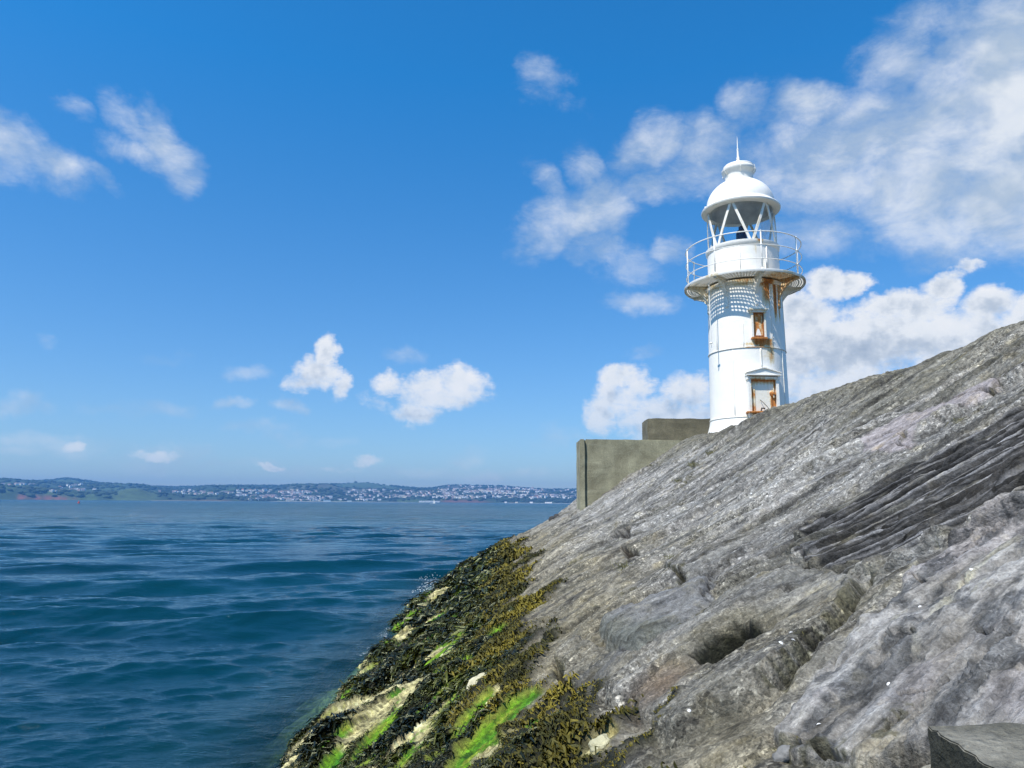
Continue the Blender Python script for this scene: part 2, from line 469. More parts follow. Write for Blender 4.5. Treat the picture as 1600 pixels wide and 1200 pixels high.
def _wline(lst):
    out = []
    for p, w in lst:
        P = poly_pts([(a, min(b, 1199)) for a, b in p])
        if len(P) < 2: continue
        d = float(np.hypot(*P.mean(0)) + 1.5)
        out.append((P, w * 0.5 * d / F_PX * 3.0))
    return out
CREAM, GREEN = _wline(CREAM), _wline([(p, w * 1.45) for p, w in GREEN])

# direction in which the beds of the rock run
_gx = np.array([-4, -1, -.2, .6, 1.5, 3, 12]); _gg = np.array([1.0, 1.0, .85, .4, -.3, -.5, -.5])
_gxs = np.arange(-5, 16, .02); _gint = np.cumsum(np.interp(_gxs, _gx, _gg)) * .02
def bed(x, y):
    far = np.interp(x, _gxs, _gint)
    near = .42 * (x - 1.2) + np.interp(1.2, _gxs, _gint)
    k = ss(3.4, 2.4, y) * ss(.4, .9, x)
    return y - (far * (1 - k) + near * k)

def weed_cover(x, y):
    """0..1 cover of wrack; 1.5 m above the water it gives out in tongues"""
    w = bed(x, y)
    z = slope_z(x)
    edge = 1.62 + .26 * fbm(w * 1.1, x * .5, 71, 3) + .16 * fbm(w * 4.5, x * 1.2, 75, 3) - .10 * ss(3.5, 8, y) - .22 * ss(16, 24, y) + .07 * ss(4.2, 3.0, y)
    a = ss(0.05, -0.05, z - edge)
    return a
def surface(x, y, slate=False):
    """everything about the rock at (x, y): rise along the normal, colour, grit, weed, cover of streaks"""
    x = np.asarray(x, np.float32); y = np.asarray(y, np.float32)
    w = bed(x, y)
    n1 = fbm(x * .55, y * .55, 1, 4)
    z0 = slope_z(x)
    lowz = ss(1.3, .2, z0)
    h = .055 * n1 + .018 * fbm(x * 2.2, y * 2.2, 5, 3) + lowz * (.34 * fbm(x * .6, w * .6, 3, 3) + .20 * fbm(x * 1.0, w * 1.9, 7, 3))
    st = fbm(w * 2.6, x * .55, 11, 5, .62)
    st2 = fbm(w * 11 + 2 * st, x * 1.3, 17, 4, .6)
    h += .030 * st + .0085 * st2
    tq = fbm(w * .85 + .12 * st, x * .30, 13, 3, .45) * 5.0 + 20
    tf, ti = tq - np.floor(tq), np.floor(tq)
    terr = ti + ss(.0, .07, tf)
    up_ok = ss(1.2, 1.9, z0)
    th_ = ((ti * 12.9898) % 1.0 + (ti * .618) % 1.0) * .5
    h += up_ok * (.016 * np.clip(terr - 20, -4, 4) - .012)
    lip = ss(.10, .0, np.minimum(tf, 1 - tf)) * up_ok
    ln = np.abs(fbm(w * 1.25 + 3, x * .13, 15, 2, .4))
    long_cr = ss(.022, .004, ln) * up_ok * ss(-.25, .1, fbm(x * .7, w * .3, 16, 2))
    h -= .035 * long_cr
    fine = fbm(w * 22, x * 7, 23, 2, .6)
    g0 = fbm(x * 22, y * 22, 29, 2, .6)
    grit = .0030 * g0 + .0022 * fine
    # thin cracks along the beds here and there
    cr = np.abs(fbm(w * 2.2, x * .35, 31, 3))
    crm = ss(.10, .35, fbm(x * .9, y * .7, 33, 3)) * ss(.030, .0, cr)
    h -= .045 * crm
    # general tone
    tone = 1 + .34 * st + .22 * n1 + .14 * st2 + .10 * fine
    tone = tone * (1 + .28 * (th_ - .5) * up_ok)
    agg = np.clip(.25 + 1.1 * th_ + .35 * fbm(x * 1.3, y * 1.3, 41, 3), .3, 1)
    R = .240 * tone; G = .230 * tone; B = .208 * tone
    C = np.stack([R, G, B], -1)
    def tint(c, m):
        nonlocal C
        C = C * (1 - m[..., None]) + np.array(c, np.float32) * m[..., None]
    # pale and bluish patches along the beds, olive dirt towards the tide line and along the brow
    pale = ss(.22, .6, fbm(w * 1.5, x * .5, 51, 4, .6)) * ss(1.9, 2.4, slope_z(x))
    tint((.38, .36, .33), pale * .7)
    blue = ss(.25, .6, fbm(w * 1.2 + 9, x * .45, 55, 3))
    tint((.20, .205, .20), blue * .4)
    agg = agg * (1 - .5 * blue)
    z0 = slope_z(x)
    tan = ss(2.45, 1.6, z0 + .35 * fbm(x * 1.1, w * 1.0, 57, 3))
    tint((.215, .185, .115), tan * .75)
    brow = ss(3.25, 4.05, z0 + .3 * fbm(w * .9, x, 59, 3))
    tint((.155, .143, .10), brow * .75)
    dirt = ss(.18, .5, fbm(w * 3.2, x * .8, 61, 4, .6))
    tint((.085, .080, .060), dirt * .60)
    dark = ss(.26, .55, fbm(w * 6.0, x * 1.1, 63, 4, .65))
    tint((.050, .047, .043), dark * .68)
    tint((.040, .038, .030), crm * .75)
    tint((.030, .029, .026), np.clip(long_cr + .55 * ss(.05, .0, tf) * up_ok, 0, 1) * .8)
    # --- the stones one can tell apart
    wob = .035 * fbm(x * 6, y * 6, 81, 3)
    d = sdf_poly(x, y, POLY['middle']) + wob
    m = ss(-.01, .02, d)
    h += .045 * ss(-.012, .03, d) - .02 * ss(.05, .0, np.abs(d + .02))
    tint((.235, .230, .215), m * .5 * (1 - .6 * tan))
    d = sdf_poly(x, y, POLY['blue']) + wob * .6
    m = ss(-.01, .015, d)
    h += .055 * ss(-.01, .07, d) - .016 * m * st2 - .02 * ss(.04, .0, np.abs(d + .015))
    bt = 1 + .2 * fbm(w * 9, x * 3, 83, 3)
    tint((.205, .207, .208), m * .75); agg = agg * (1 - .8 * m)
    end = ss(.95, .72, x + .3 * (y - 4.6)) * m
    tint((.10, .105, .075), end * .6)
    d = sdf_poly(x, y, POLY['slab']) + wob
    msl = ss(-.015, .02, d)
    sl = fbm(w * 5, x * 2.0, 85, 4, .55)
    h = h * (1 - .45 * msl) + msl * (.012 * sl + .02) - .018 * ss(.035, .0, np.abs(d + .01))
    # flaked steps on the slab
    stp = fbm(x * 2.4 + .5 * w, w * 3.4, 87, 3)
    h += msl * .010 * (ss(-.03, .03, stp) + ss(.17, .21, stp))
    slc = np.stack([.315 + .14 * sl, .298 + .14 * sl, .272 + .14 * sl], -1)
    C = C * (1 - .85 * msl[..., None]) + slc * .85 * msl[..., None]
    tint((.300, .270, .265), msl * ss(.1, .5, fbm(x * 1.8, y * 1.8, 88, 3)) * .5)
    agg = agg * (1 - .80 * msl)
    rough = msl * ss(.12, .35, fbm(x * 3.1 + 4, w * 5, 89, 4, .6))
    tint((.07, .075, .08), rough * .65)
    h -= rough * .010 * np.abs(fbm(x * 28, y * 28, 90, 2))
    agg = np.maximum(agg, rough * .5)
    d = sdf_poly(x, y, POLY['lens']) + wob
    ml = ss(-.01, .02, d)
    h = h * (1 - .6 * ml) + ml * .015
    tint((.330, .295, .290), ml * .9); agg = agg * (1 - .9 * ml)
    # layered slate
    wl = slate_w(x, y)
    d = sdf_poly(x, y, POLY['layered']) + wob * .8 + .11 * fbm(wl * 5.5, x * .8, 92, 3)
    mL = ss(-.015, .02, d)
    q1 = fbm(wl * 4.5, x * .7, 93, 3, .5)
    q2 = fbm(wl * 14, x * 1.1, 95, 3, .5)
    saw1 = (wl * 4.6 + .9 * q1) % 1.0
    saw2 = (wl * 20 + .8 * q2 + .9 * q1) % 1.0
    saw3 = (wl * 52 + .8 * q2 + .5 * q1 + .15 * fbm(wl * 40, x * 3, 98, 2)) % 1.0
    rnd = lambda s_: ss(0, .14, s_) * (1 - .55 * ss(.55, 1.0, s_))
    if slate:
        lay = .060 * rnd(saw1) * (.5 + .7 * ss(-.3, .3, q1)) + .030 * rnd(saw2) * (.5 + .8 * ss(-.3, .3, q2)) + .011 * rnd(saw3)
        h = h * (1 - .5 * mL) + lay - .040 - .16 * ss(-.02, -.07, d)
    else:
        h = h - .10 * ss(.0, .05, d)
    lt = .050 + .20 * ss(.2, .5, saw2) * ss(.1, .5, saw1) * (.6 + .6 * ss(-.3, .3, q2)) + .03 * q2
    lc = np.stack([lt * 1.02, lt, lt * 1.0], -1)
    gr = (ss(.16, .0, saw1) * .6 + ss(.26, .10, saw2) * .8 + ss(.3, .0, saw3) * .35)
    lc = lc * (1 - np.clip(gr, 0, .88))[..., None]  # groove shade and ridge highlights of the layers painted into the colour
    C = C * (1 - .93 * mL[..., None]) + lc * .93 * mL[..., None]
    agg = agg * (1 - .93 * mL)
    barn = mL * ss(.36, .55, fbm(x * 2.1, wl * 6, 97, 3))
    tint((.22, .21, .17), barn * .4)
    # hollows and slots, with their inner shade tinted dark into the rock colour
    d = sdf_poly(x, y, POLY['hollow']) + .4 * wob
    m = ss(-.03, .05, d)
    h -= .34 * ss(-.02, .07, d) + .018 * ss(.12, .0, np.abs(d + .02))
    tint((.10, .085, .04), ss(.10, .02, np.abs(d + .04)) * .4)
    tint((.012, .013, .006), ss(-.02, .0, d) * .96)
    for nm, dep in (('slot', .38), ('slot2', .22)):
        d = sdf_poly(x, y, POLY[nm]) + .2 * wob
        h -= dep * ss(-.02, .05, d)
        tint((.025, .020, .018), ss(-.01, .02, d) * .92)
    moss = np.zeros_like(x)
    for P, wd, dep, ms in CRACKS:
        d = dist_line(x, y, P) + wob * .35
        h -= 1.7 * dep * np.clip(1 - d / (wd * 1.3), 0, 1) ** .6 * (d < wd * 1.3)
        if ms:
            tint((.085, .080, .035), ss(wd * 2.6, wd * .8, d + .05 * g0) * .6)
            tint((.018, .018, .010), ss(wd * 1.1, wd * .3, d) * .9)  # shadow inside the crack painted over the moss tint
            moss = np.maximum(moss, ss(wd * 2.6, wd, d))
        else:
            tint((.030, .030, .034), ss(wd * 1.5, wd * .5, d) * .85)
    for P, wd, s_ in VEINS:
        d = dist_line(x, y, P) + .4 * wob + .01 * g0
        vm = ss(wd * 1.2, wd * .3, d) * s_ * (.55 + .45 * ss(-.2, .2, fbm(x * 14, y * 14, 99, 2)))
        tint((.40, .375, .29), vm)
    stain = ss(.30, .0, np.hypot(x - HS[0], (y - HS[1])) + .1 * n1)
    tint((.20, .115, .045), stain * .6)
    # --- weed zone
    cov = weed_cover(x, y)
    cream = np.zeros_like(x); green = np.zeros_like(x)
    jit = .06 * fbm(w * 5, x * 3, 101, 3) + .02 * g0
    dist = np.hypot(x, y) + 1.5
    for P, wd in CREAM:
        d = dist_line(x, y, P, 1.2)
        cream = np.maximum(cream, ss(wd * 1.15, wd * .75, d + jit * dist * .09))
    for P, wd in GREEN:
        d = dist_line(x, y, P, 1.2)
        green = np.maximum(green, ss(wd * 1.15, wd * .75, d + jit * dist * .09))
    rs = fbm(w * 2.4, x * .45, 103, 4, .55) + .5 * fbm(w * 7, x * 1.3, 107, 2)
    zone = ss(1.15, .95, z0)
    cream = np.maximum(cream, ss(.38, .46, rs) * zone)
    green = np.maximum(green, ss(.19, .29, -rs) * ss(1.2, 1.0, z0))
    foot = ss(.24, .06, z0 + .12 * fbm(w * 1.6, x * .6, 109, 3)) * ss(-.1, .25, fbm(w * .55, x * .3, 111, 2) + .12 * (y < 9.5))
    cream = np.maximum(cream, foot)
    under = cov * (1 - np.maximum(cream, green))
    tint((.022, .022, .010), cov)
    gcol = np.stack([.085 + .05 * st, .205 + .05 * st, .010 + 0 * st], -1) * (1 + .7 * g0 + .5 * fine)[..., None]
    gcol = gcol * (1 - .6 * ss(.1, .5, fbm(w * 5, x * 4, 117, 3)))[..., None] + np.array([.30, .33, .04]) * (.6 * ss(.1, .5, fbm(w * 5, x * 4, 117, 3)))[..., None]
    gm = (green * np.clip(cov + .0, 0, 1))[..., None]
    C = C * (1 - gm) + gcol * gm
    cm = cream * np.clip(cov, 0, 1)
    cc = np.stack([.43 + .10 * st, .385 + .09 * st, .19 + .07 * st], -1) * np.clip(1 + .9 * g0 + .6 * fine + .4 * st2, .35, 1.4)[..., None] * (1 - .35 * ss(0.05, .5, fbm(x * 9, y * 9, 113, 3)))[..., None]
    C = C * (1 - cm[..., None]) + cc * cm[..., None]
    rim = ss(.0, .35, green * (1 - green) * 4) * cov * .35
    tint((.36, .36, .06), rim)
    smooth = np.clip(cov * np.maximum(green, cream), 0, 1)
    agg = agg * (1 - .9 * cov)
    mat_h = .030 * fbm(x * 2.6, y * 2.6, 115, 3) + .020 * fbm(x * 9, y * 9, 119, 2)
    h = h * (1 - .4 * cov) + under * (.035 + 1.5 * mat_h) + cov * np.maximum(green, cream) * (.012 * st2)
    grit = grit * (1 - .6 * msl) * (1 - .7 * ml) * (1 - .6 * cov)
    h = h + grit * (1 + .3 * agg)
    # the brow breaks off roughly
    h -= .03 * ss(3.95, 4.2, z0) * np.abs(fbm(x * 2.5, y * 1.6, 121, 3))
    flat = ss(4.8, 5.3, x)
    h = h * (1 - .8 * flat)
    weed = under * (1 - .0 * smooth)
    return h, np.clip(C, .008, .62), agg, weed, moss
HS = hit(1040, 1085)
def slate_w(x, y):
    return y + .46 * (x - 2.0) + .06 * np.sin((x - 1.6) * 2.0)
def place(x, y, h):
    """move the surface point out along the normal of the slope"""
    z = slope_z(x, y)
    nx = -(slope_z(np.asarray(x) + .05) - slope_z(np.asarray(x) - .05)) / .1
    nl = np.sqrt(nx * nx + 1)
    return x + h * nx / nl, y, z + h / nl

def mesh_from(name, verts, faces, mat=None, smooth=False, link=True, quads=True):
    me = bpy.data.meshes.new(name)
    verts = np.asarray(verts, np.float32).reshape(-1, 3)
    faces = np.asarray(faces, np.int32)
    n, k = faces.shape
    me.vertices.add(len(verts)); me.vertices.foreach_set('co', verts.ravel())
    me.loops.add(n * k); me.loops.foreach_set('vertex_index', faces.ravel())
    me.polygons.add(n); me.polygons.foreach_set('loop_start', np.arange(n, dtype=np.int32) * k)
    me.polygons.foreach_set('loop_total', np.full(n, k, np.int32))
    if smooth:
        me.polygons.foreach_set('use_smooth', np.ones(n, bool))
    me.update(calc_edges=True)
    if mat:
        me.materials.append(mat)
    o = bpy.data.objects.new(name, me)
    if link:
        col.objects.link(o)
    return o
def grid_faces(nr, nc, flip=False):
    i = np.arange(nr * nc, dtype=np.int32).reshape(nr, nc)
    a, b, c, d = i[:-1, :-1].ravel(), i[:-1, 1:].ravel(), i[1:, 1:].ravel(), i[1:, :-1].ravel()
    return np.stack([a, b, c, d] if not flip else [a, d, c, b], -1)
def add_attr(me, name, arr, kind='FLOAT'):
    a = me.attributes.new(name, kind, 'POINT')
    if kind == 'FLOAT':
        a.data.foreach_set('value', np.asarray(arr, np.float32).ravel())
    else:
        arr = np.asarray(arr, np.float32).reshape(-1, 3)
        a.data.foreach_set('color', np.concatenate([arr, np.ones((len(arr), 1), np.float32)], 1).ravel())

# rock material
rock_m, k, b = material('weathered_rock')
oc = k.obj()
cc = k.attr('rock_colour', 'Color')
ag = k.attr('grit')
bw = k.attr('bed')
so = k.new('ShaderNodeSeparateXYZ'); k.put(so.inputs[0], oc)
bv_ = k.new('ShaderNodeCombineXYZ')
k.put(bv_.inputs[0], bw); k.put(bv_.inputs[1], k.math('MULTIPLY', so.outputs[0], .26))
bvec = bv_.outputs[0]
v1 = k.voro(oc, 46, out='Color'); s1 = k.new('ShaderNodeSeparateColor'); k.put(s1.inputs[0], v1)
v2 = k.voro(oc, 120, out='Color'); s2 = k.new('ShaderNodeSeparateColor'); k.put(s2.inputs[0], v2)
nf = k.noise(oc, 95, 5, .7)
nm_ = k.noise(oc, 20, 6, .68)
patchy = k.rng(k.noise(oc, 2.3, 4, .6), .38, .62)
sp1 = k.ramp(s1.outputs[0], [(0, .34), (.22, .74), (.55, 1.0), (.90, 1.12), (.955, 1.7), (1, 2.3)])
sp2 = k.ramp(s2.outputs[1], [(0, .32), (.22, .8), (.75, 1.08), (.95, 1.5), (1, 2.0)])
spk = k.math('MULTIPLY', sp1, sp2)
agp = k.math('MULTIPLY', ag, k.rng(patchy, 0, 1, .35, 1.0))
spk = k.math('MULTIPLY_ADD', k.math('SUBTRACT', spk, 1.0), agp, 1.0)
st1 = k.noise(bvec, 9, 7, .68)
st2_ = k.noise(bvec, 34, 5, .65)
stc = k.math('MULTIPLY', k.ramp(st1, [(0, .35), (.36, .50), (.44, .92), (.55, 1.04), (.66, 1.38), (1, 1.7)]), k.ramp(st2_, [(0, .5), (.36, .70), (.46, .96), (.60, 1.06), (.70, 1.25), (1, 1.3)]))
wa = k.attr('wrack')
stc = k.math('MULTIPLY_ADD', k.math('SUBTRACT', stc, 1.0), k.rng(wa, 0, .6, 1, .15), 1.0)
var = k.math('MULTIPLY', k.rng(nf, .25, .75, .5, 1.5), k.rng(nm_, .3, .7, .52, 1.48))
tot = k.math('MULTIPLY', k.math('MULTIPLY', spk, var), stc)
tot = k.math('MINIMUM', tot, 3.4)
vs = k.new('ShaderNodeVectorMath', operation='SCALE')
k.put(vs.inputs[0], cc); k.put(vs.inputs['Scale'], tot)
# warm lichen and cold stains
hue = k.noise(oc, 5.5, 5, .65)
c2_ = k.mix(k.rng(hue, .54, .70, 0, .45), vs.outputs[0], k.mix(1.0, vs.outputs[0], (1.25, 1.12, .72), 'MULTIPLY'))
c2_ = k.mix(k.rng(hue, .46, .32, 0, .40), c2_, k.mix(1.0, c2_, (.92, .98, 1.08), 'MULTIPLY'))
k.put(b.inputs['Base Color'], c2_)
b.inputs['Specular IOR Level'].default_value = .22
k.put(b.inputs['Roughness'], k.rng(wa, 0, 1, .88, .5))
hgt = k.math('MULTIPLY_ADD', k.math('MULTIPLY', k.voro(oc, 46), ag), -.8, nf)
hgt = k.math('MULTIPLY_ADD', nm_, 2.0, hgt)
hgt = k.math('MULTIPLY_ADD', st1, 1.8, hgt)
hgt = k.math('MULTIPLY_ADD', st2_, 1.0, hgt)
k.put(b.inputs['Normal'], k.bump(hgt, .012, 1.0))

def rock_mesh(name, GX, GY, slate=False):
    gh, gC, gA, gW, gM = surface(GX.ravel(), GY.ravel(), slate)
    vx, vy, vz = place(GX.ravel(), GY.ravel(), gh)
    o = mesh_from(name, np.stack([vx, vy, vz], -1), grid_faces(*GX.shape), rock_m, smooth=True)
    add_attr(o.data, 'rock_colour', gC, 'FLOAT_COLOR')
    add_attr(o.data, 'grit', gA)
    add_attr(o.data, 'wrack', gW)
    add_attr(o.data, 'bed', slate_w(GX.ravel(), GY.ravel()) if slate else bed(GX.ravel(), GY.ravel()))
    return o
NR, NC = 860, 700
ys = np.exp(np.linspace(math.log(.55), math.log(33.0), NR))
tt = np.linspace(0, 1, NC)
rows_x = []
for yv in ys:
    xb = float(np.interp(yv, [.55, 1.5, 3.1, 7.8, 12], [1.0, .9, 0.05, -2.45, -2.7]))
    xr = min(.76 * yv + .35, 4.9)
    xb = min(xb, xr - .8) if xr - .8 > -3 else xb
    rows_x.append(np.interp(tt, [0, .035, .93, 1], [-4.2, max(xb, -4.0), xr, 16.0]))
GX = np.array(rows_x, np.float32); GY = np.repeat(ys[:, None], NC, 1).astype(np.float32)
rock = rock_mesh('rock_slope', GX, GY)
rock['kind'] = 'structure'
rock['label'] = 'sloping grey rock and rubble face of the breakwater with weed at its foot'
# the bed of dark slate stands in the slope; its grid follows the layers
sx = np.linspace(1.45, 4.4, 420); sw = np.linspace(2.95, 5.1, 400)
SX, SW = np.meshgrid(sx, sw)
SY = SW - (slate_w(SX, 0 * SX))
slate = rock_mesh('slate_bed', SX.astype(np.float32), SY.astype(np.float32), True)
slate.parent = rock
slate['label'] = 'dark slate in thin tilted layers'

# ------------------------------------------------------------------ sea
def wave_height(x, y, cell):
    r = np.random.default_rng(27)
    z = np.zeros_like(x); dx = np.zeros_like(x); dy = np.zeros_like(x); crest = np.zeros_like(x)
    # waves run towards the breakwater, crests roughly across the view
    lam = np.exp(np.linspace(math.log(.15), math.log(7.5), 92))
    grp = .75 + .5 * fbm(x * .05, y * .05, 201, 2)
    for i, L in enumerate(lam):
        th = math.radians(-72) + r.normal(0, .30 if L > 1.0 else .50)
        kx, ky = math.cos(th), math.sin(th)
        kk = 2 * math.pi / L
        steep = (.040 if L < 1.6 else .042) * (1.0 if L < 3.4 else (3.4 / L) ** 1.3)
        a = steep / kk * (1.3 if 1.3 < L < 4.2 else 1.0)
        fade = ss(.40, .18, cell / L)
        ph = kk * (x * kx + y * ky) + r.uniform(0, 6.28)
        s, c = np.sin(ph), np.cos(ph)
        g = grp if L > .8 else 1.0
        z += a * fade * g * c
        dx -= a * fade * g * kx * s * .7; dy -= a * fade * g * ky * s * .55
        crest += steep * fade * c
    return z, dx, dy, crest
yr = [3.6]
while yr[-1] < 5200:
    yv = yr[-1]
    f = .0046 if yv < 22 else .0075 if yv < 70 else (.011 if yv < 220 else .05)
    yr.append(yv * (1 + f))
yr = np.array(yr)
ar = np.concatenate([np.linspace(-1.5, -.82, 24)[:-1], np.linspace(-.82, .16, 460), np.linspace(.16, 1.2, 30)[1:]])
A, Yw = np.meshgrid(ar, yr)
Xw = (A * Yw).astype(np.float32); Yw = Yw.astype(np.float32)
cell = np.where(Yw < 22, .0046, np.where(Yw < 70, .0075, .011)) * Yw
zw, dxw, dyw, crest = wave_height(Xw, Yw, np.maximum(cell, .0019 * Yw))
bed_z = slope_z(Xw, Yw)
depth = np.clip(-bed_z, 0, 9); depth[Xw < -8.9] = 9; depth[Yw > 40] = 9
shal = ss(-.2, 1.6, -bed_z); shal[Yw > 40] = 1
farf = ss(600, 250, Yw)
zw = zw * (.35 + .65 * shal) * farf
dxw *= shal * farf; dyw *= shal * farf
# swash that climbs a little among the weed
V = np.stack([Xw + dxw, Yw + dyw, zw], -1)
water_m, k, b = material('sea_water')
oc = k.obj()
shv = k.attr('depth')
dist_ = k.vmath('LENGTH', oc)
farness = k.rng(dist_, 15, 160, smooth=True)
ms = k.mapping(oc, rot=(0, 0, math.radians(14)), sc=(.55, 1.35, 1))
r1 = k.noise(ms, 2.6, 6, .66)
r2 = k.noise(ms, 8.0, 5, .65)
r3 = k.noise(k.mapping(oc, rot=(0, 0, math.radians(10)), sc=(.45, 1.5, 1)), .75, 5, .65)
r4 = k.noise(k.mapping(oc, rot=(0, 0, math.radians(4)), sc=(.30, 1.3, 1)), .10, 6, .68)
bn = k.bump(r1, .035, 1.0)
bn = k.bump(r2, .014, 1.0, bn)
bn2 = k.bump(r3, 1.1, .55)
bn2 = k.bump(r4, 6.0, .45, bn2)
bn2 = k.bump(r1, .14, .5, bn2)
nmix = k.new('ShaderNodeMix', data_type='VECTOR')
k.put(nmix.inputs['Factor'], farness); k.put(nmix.inputs[4], bn); k.put(nmix.inputs[5], bn2)
# short chop too fine for the mesh, as slopes that do not fade with distance
ch0 = k.noise(k.mapping(oc, rot=(0, 0, math.radians(16)), sc=(.6, 1.2, 1)), 5.0, 4, .65, out=1)
ch1 = k.noise(k.mapping(oc, rot=(0, 0, math.radians(12)), sc=(.5, 1.2, 1)), 1.3, 5, .7, out=1)
ch2 = k.noise(k.mapping(oc, rot=(0, 0, math.radians(-8)), sc=(.35, 1.2, 1)), .22, 5, .7, out=1)
def slopes(c_, a_):
    q_ = k.new('ShaderNodeVectorMath', operation='MULTIPLY')
    k.put(q_.inputs[0], k.vmath('SUBTRACT', c_, (.5, .5, .5))); q_.inputs[1].default_value = (a_, a_ * 1.3, 0)
    return q_.outputs[0]
chop = k.vmath('ADD', slopes(ch1, .42), slopes(ch2, .55))
ch3 = k.noise(k.mapping(oc, rot=(0, 0, math.radians(6)), sc=(.30, 1.0, 1)), .035, 7, .75, out=1)
chop = k.vmath('ADD', chop, slopes(ch3, .50))
rps = k.new('ShaderNodeVectorMath', operation='SCALE'); k.put(rps.inputs[0], slopes(ch0, 1.0)); k.put(rps.inputs['Scale'], k.rng(dist_, 6, 60, .05, .22))
ripple = rps.outputs[0]
chs = k.new('ShaderNodeVectorMath', operation='SCALE'); k.put(chs.inputs[0], chop); k.put(chs.inputs['Scale'], k.rng(dist_, 25, 150, 0.0, 1.0))
nrm = k.vmath('NORMALIZE', k.vmath('ADD', nmix.outputs[1], k.vmath('ADD', k.vmath('ADD', chs.outputs[0], ripple), (0, -.05, 0))))
patch = k.noise(k.mapping(oc, sc=(.4, 1.4, 1)), .055, 5, .6)
body = k.mix(k.rng(patch, .35, .65), (.0006, .0180, .0270), (.0011, .033, .048))
shal_c = k.mix(k.rng(shv, 0, 1.4), (.006, .030, .032), body)
foam = k.attr('foam')
fn = k.noise(oc, 26, 5, .7)
fm = k.rng(k.math('ADD', foam, k.math('MULTIPLY', k.math('SUBTRACT', fn, .5), 1.4)), .62, .85, smooth=True)
colr = k.mix(fm, shal_c, (.75, .78, .78))
k.put(b.inputs['Base Color'], colr)
k.put(b.inputs['Roughness'], k.math('MAXIMUM', k.rng(dist_, 10, 400, .045, .20), k.math('MULTIPLY', fm, .6)))
b.inputs['IOR'].default_value = 1.42
k.put(b.inputs['Normal'], nrm)
tr = k.new('ShaderNodeBsdfTransparent'); tr.inputs[0].default_value = (.62, .86, .84, 1)
fres = k.new('ShaderNodeFresnel'); fres.inputs['IOR'].default_value = 1.333
k.put(fres.inputs['Normal'], nrm)
clear = k.math('MULTIPLY', k.rng(shv, 0.0, .75, .82, 0.0), k.math('SUBTRACT', 1.0, fres.outputs[0]))
clear = k.math('MULTIPLY', clear, k.math('SUBTRACT', 1.0, fm), clamp=True)
mx = k.new('ShaderNodeMixShader')
k.put(mx.inputs[0], clear); k.put(mx.inputs[1], b.outputs[0]); k.put(mx.inputs[2], tr.outputs[0])
k.put(k.n['Material Output'].inputs['Surface'], mx.outputs[0])
sea = mesh_from('water', V.reshape(-1, 3), grid_faces(*Xw.shape), water_m, smooth=True)
sea['kind'] = 'structure'
sea['label'] = 'choppy blue sea of the bay'
add_attr(sea.data, 'depth', depth)
# foam: on a few breaking crests and where the swell meets the rock
br = .85 * (Yw > 26) * ss(.50, .62, crest) * ss(.42, .60, fbm(Xw * .06, Yw * .09, 211, 2) + .12)
wash = ss(.55, .05, np.abs(depth - .12)) * ss(-.02, .35, fbm(Xw * 1.4, Yw * .8, 213, 3)) * (Yw < 34) * (Xw < 0)
wc_x, wc_y = -3.1, 31.0
lone = ss(.9, .2, np.hypot((Xw + 4.0) / 1.3, (Yw - 34.0) / .9)) * ss(-.02, .10, zw)
add_attr(sea.data, 'foam', np.clip(br * .8 + wash * .60 + lone * .8, 0, 1))

sbm = simple_mat('sea_bed', (.030, .045, .040), .95, var=.3, scale=.3)
sb = mesh_from('sea_bed', [(-7500, -150, -4.7), (7500, -150, -4.7), (7500, 8300, -4.7), (-7500, 8300, -4.7)], [(0, 1, 2, 3)], sbm)
sb['kind'] = 'structure'; sb['label'] = 'sea bed under the bay'
# ------------------------------------------------------------------ wrack and algae
def frond_mat(name, c1, c2, rough, tip):
    m, k, b = material(name)
    r = k.attr('shade')
    c = k.mix(r, c1, c2)
    c = k.mix(k.math('MULTIPLY', k.attr('tip'), k.rng(r, .5, 1)), c, tip)
    k.put(b.inputs['Base Color'], c)
    b.inputs['Roughness'].default_value = rough
    b.inputs['Specular IOR Level'].default_value = .3
    b.inputs['Specular Tint'].default_value = (.9, 1.0, .7, 1)
    k.put(b.inputs['Normal'], k.bump(k.noise(k.obj(), 180, 3), .004, .6))
    return m
black_wrack = frond_mat('wet_wrack', (.008, .009, .002), (.040, .042, .007), .28, (.10, .11, .014))
olive_wrack = frond_mat('olive_wrack', (.028, .026, .004), (.125, .098, .010), .55, (.24, .19, .022))

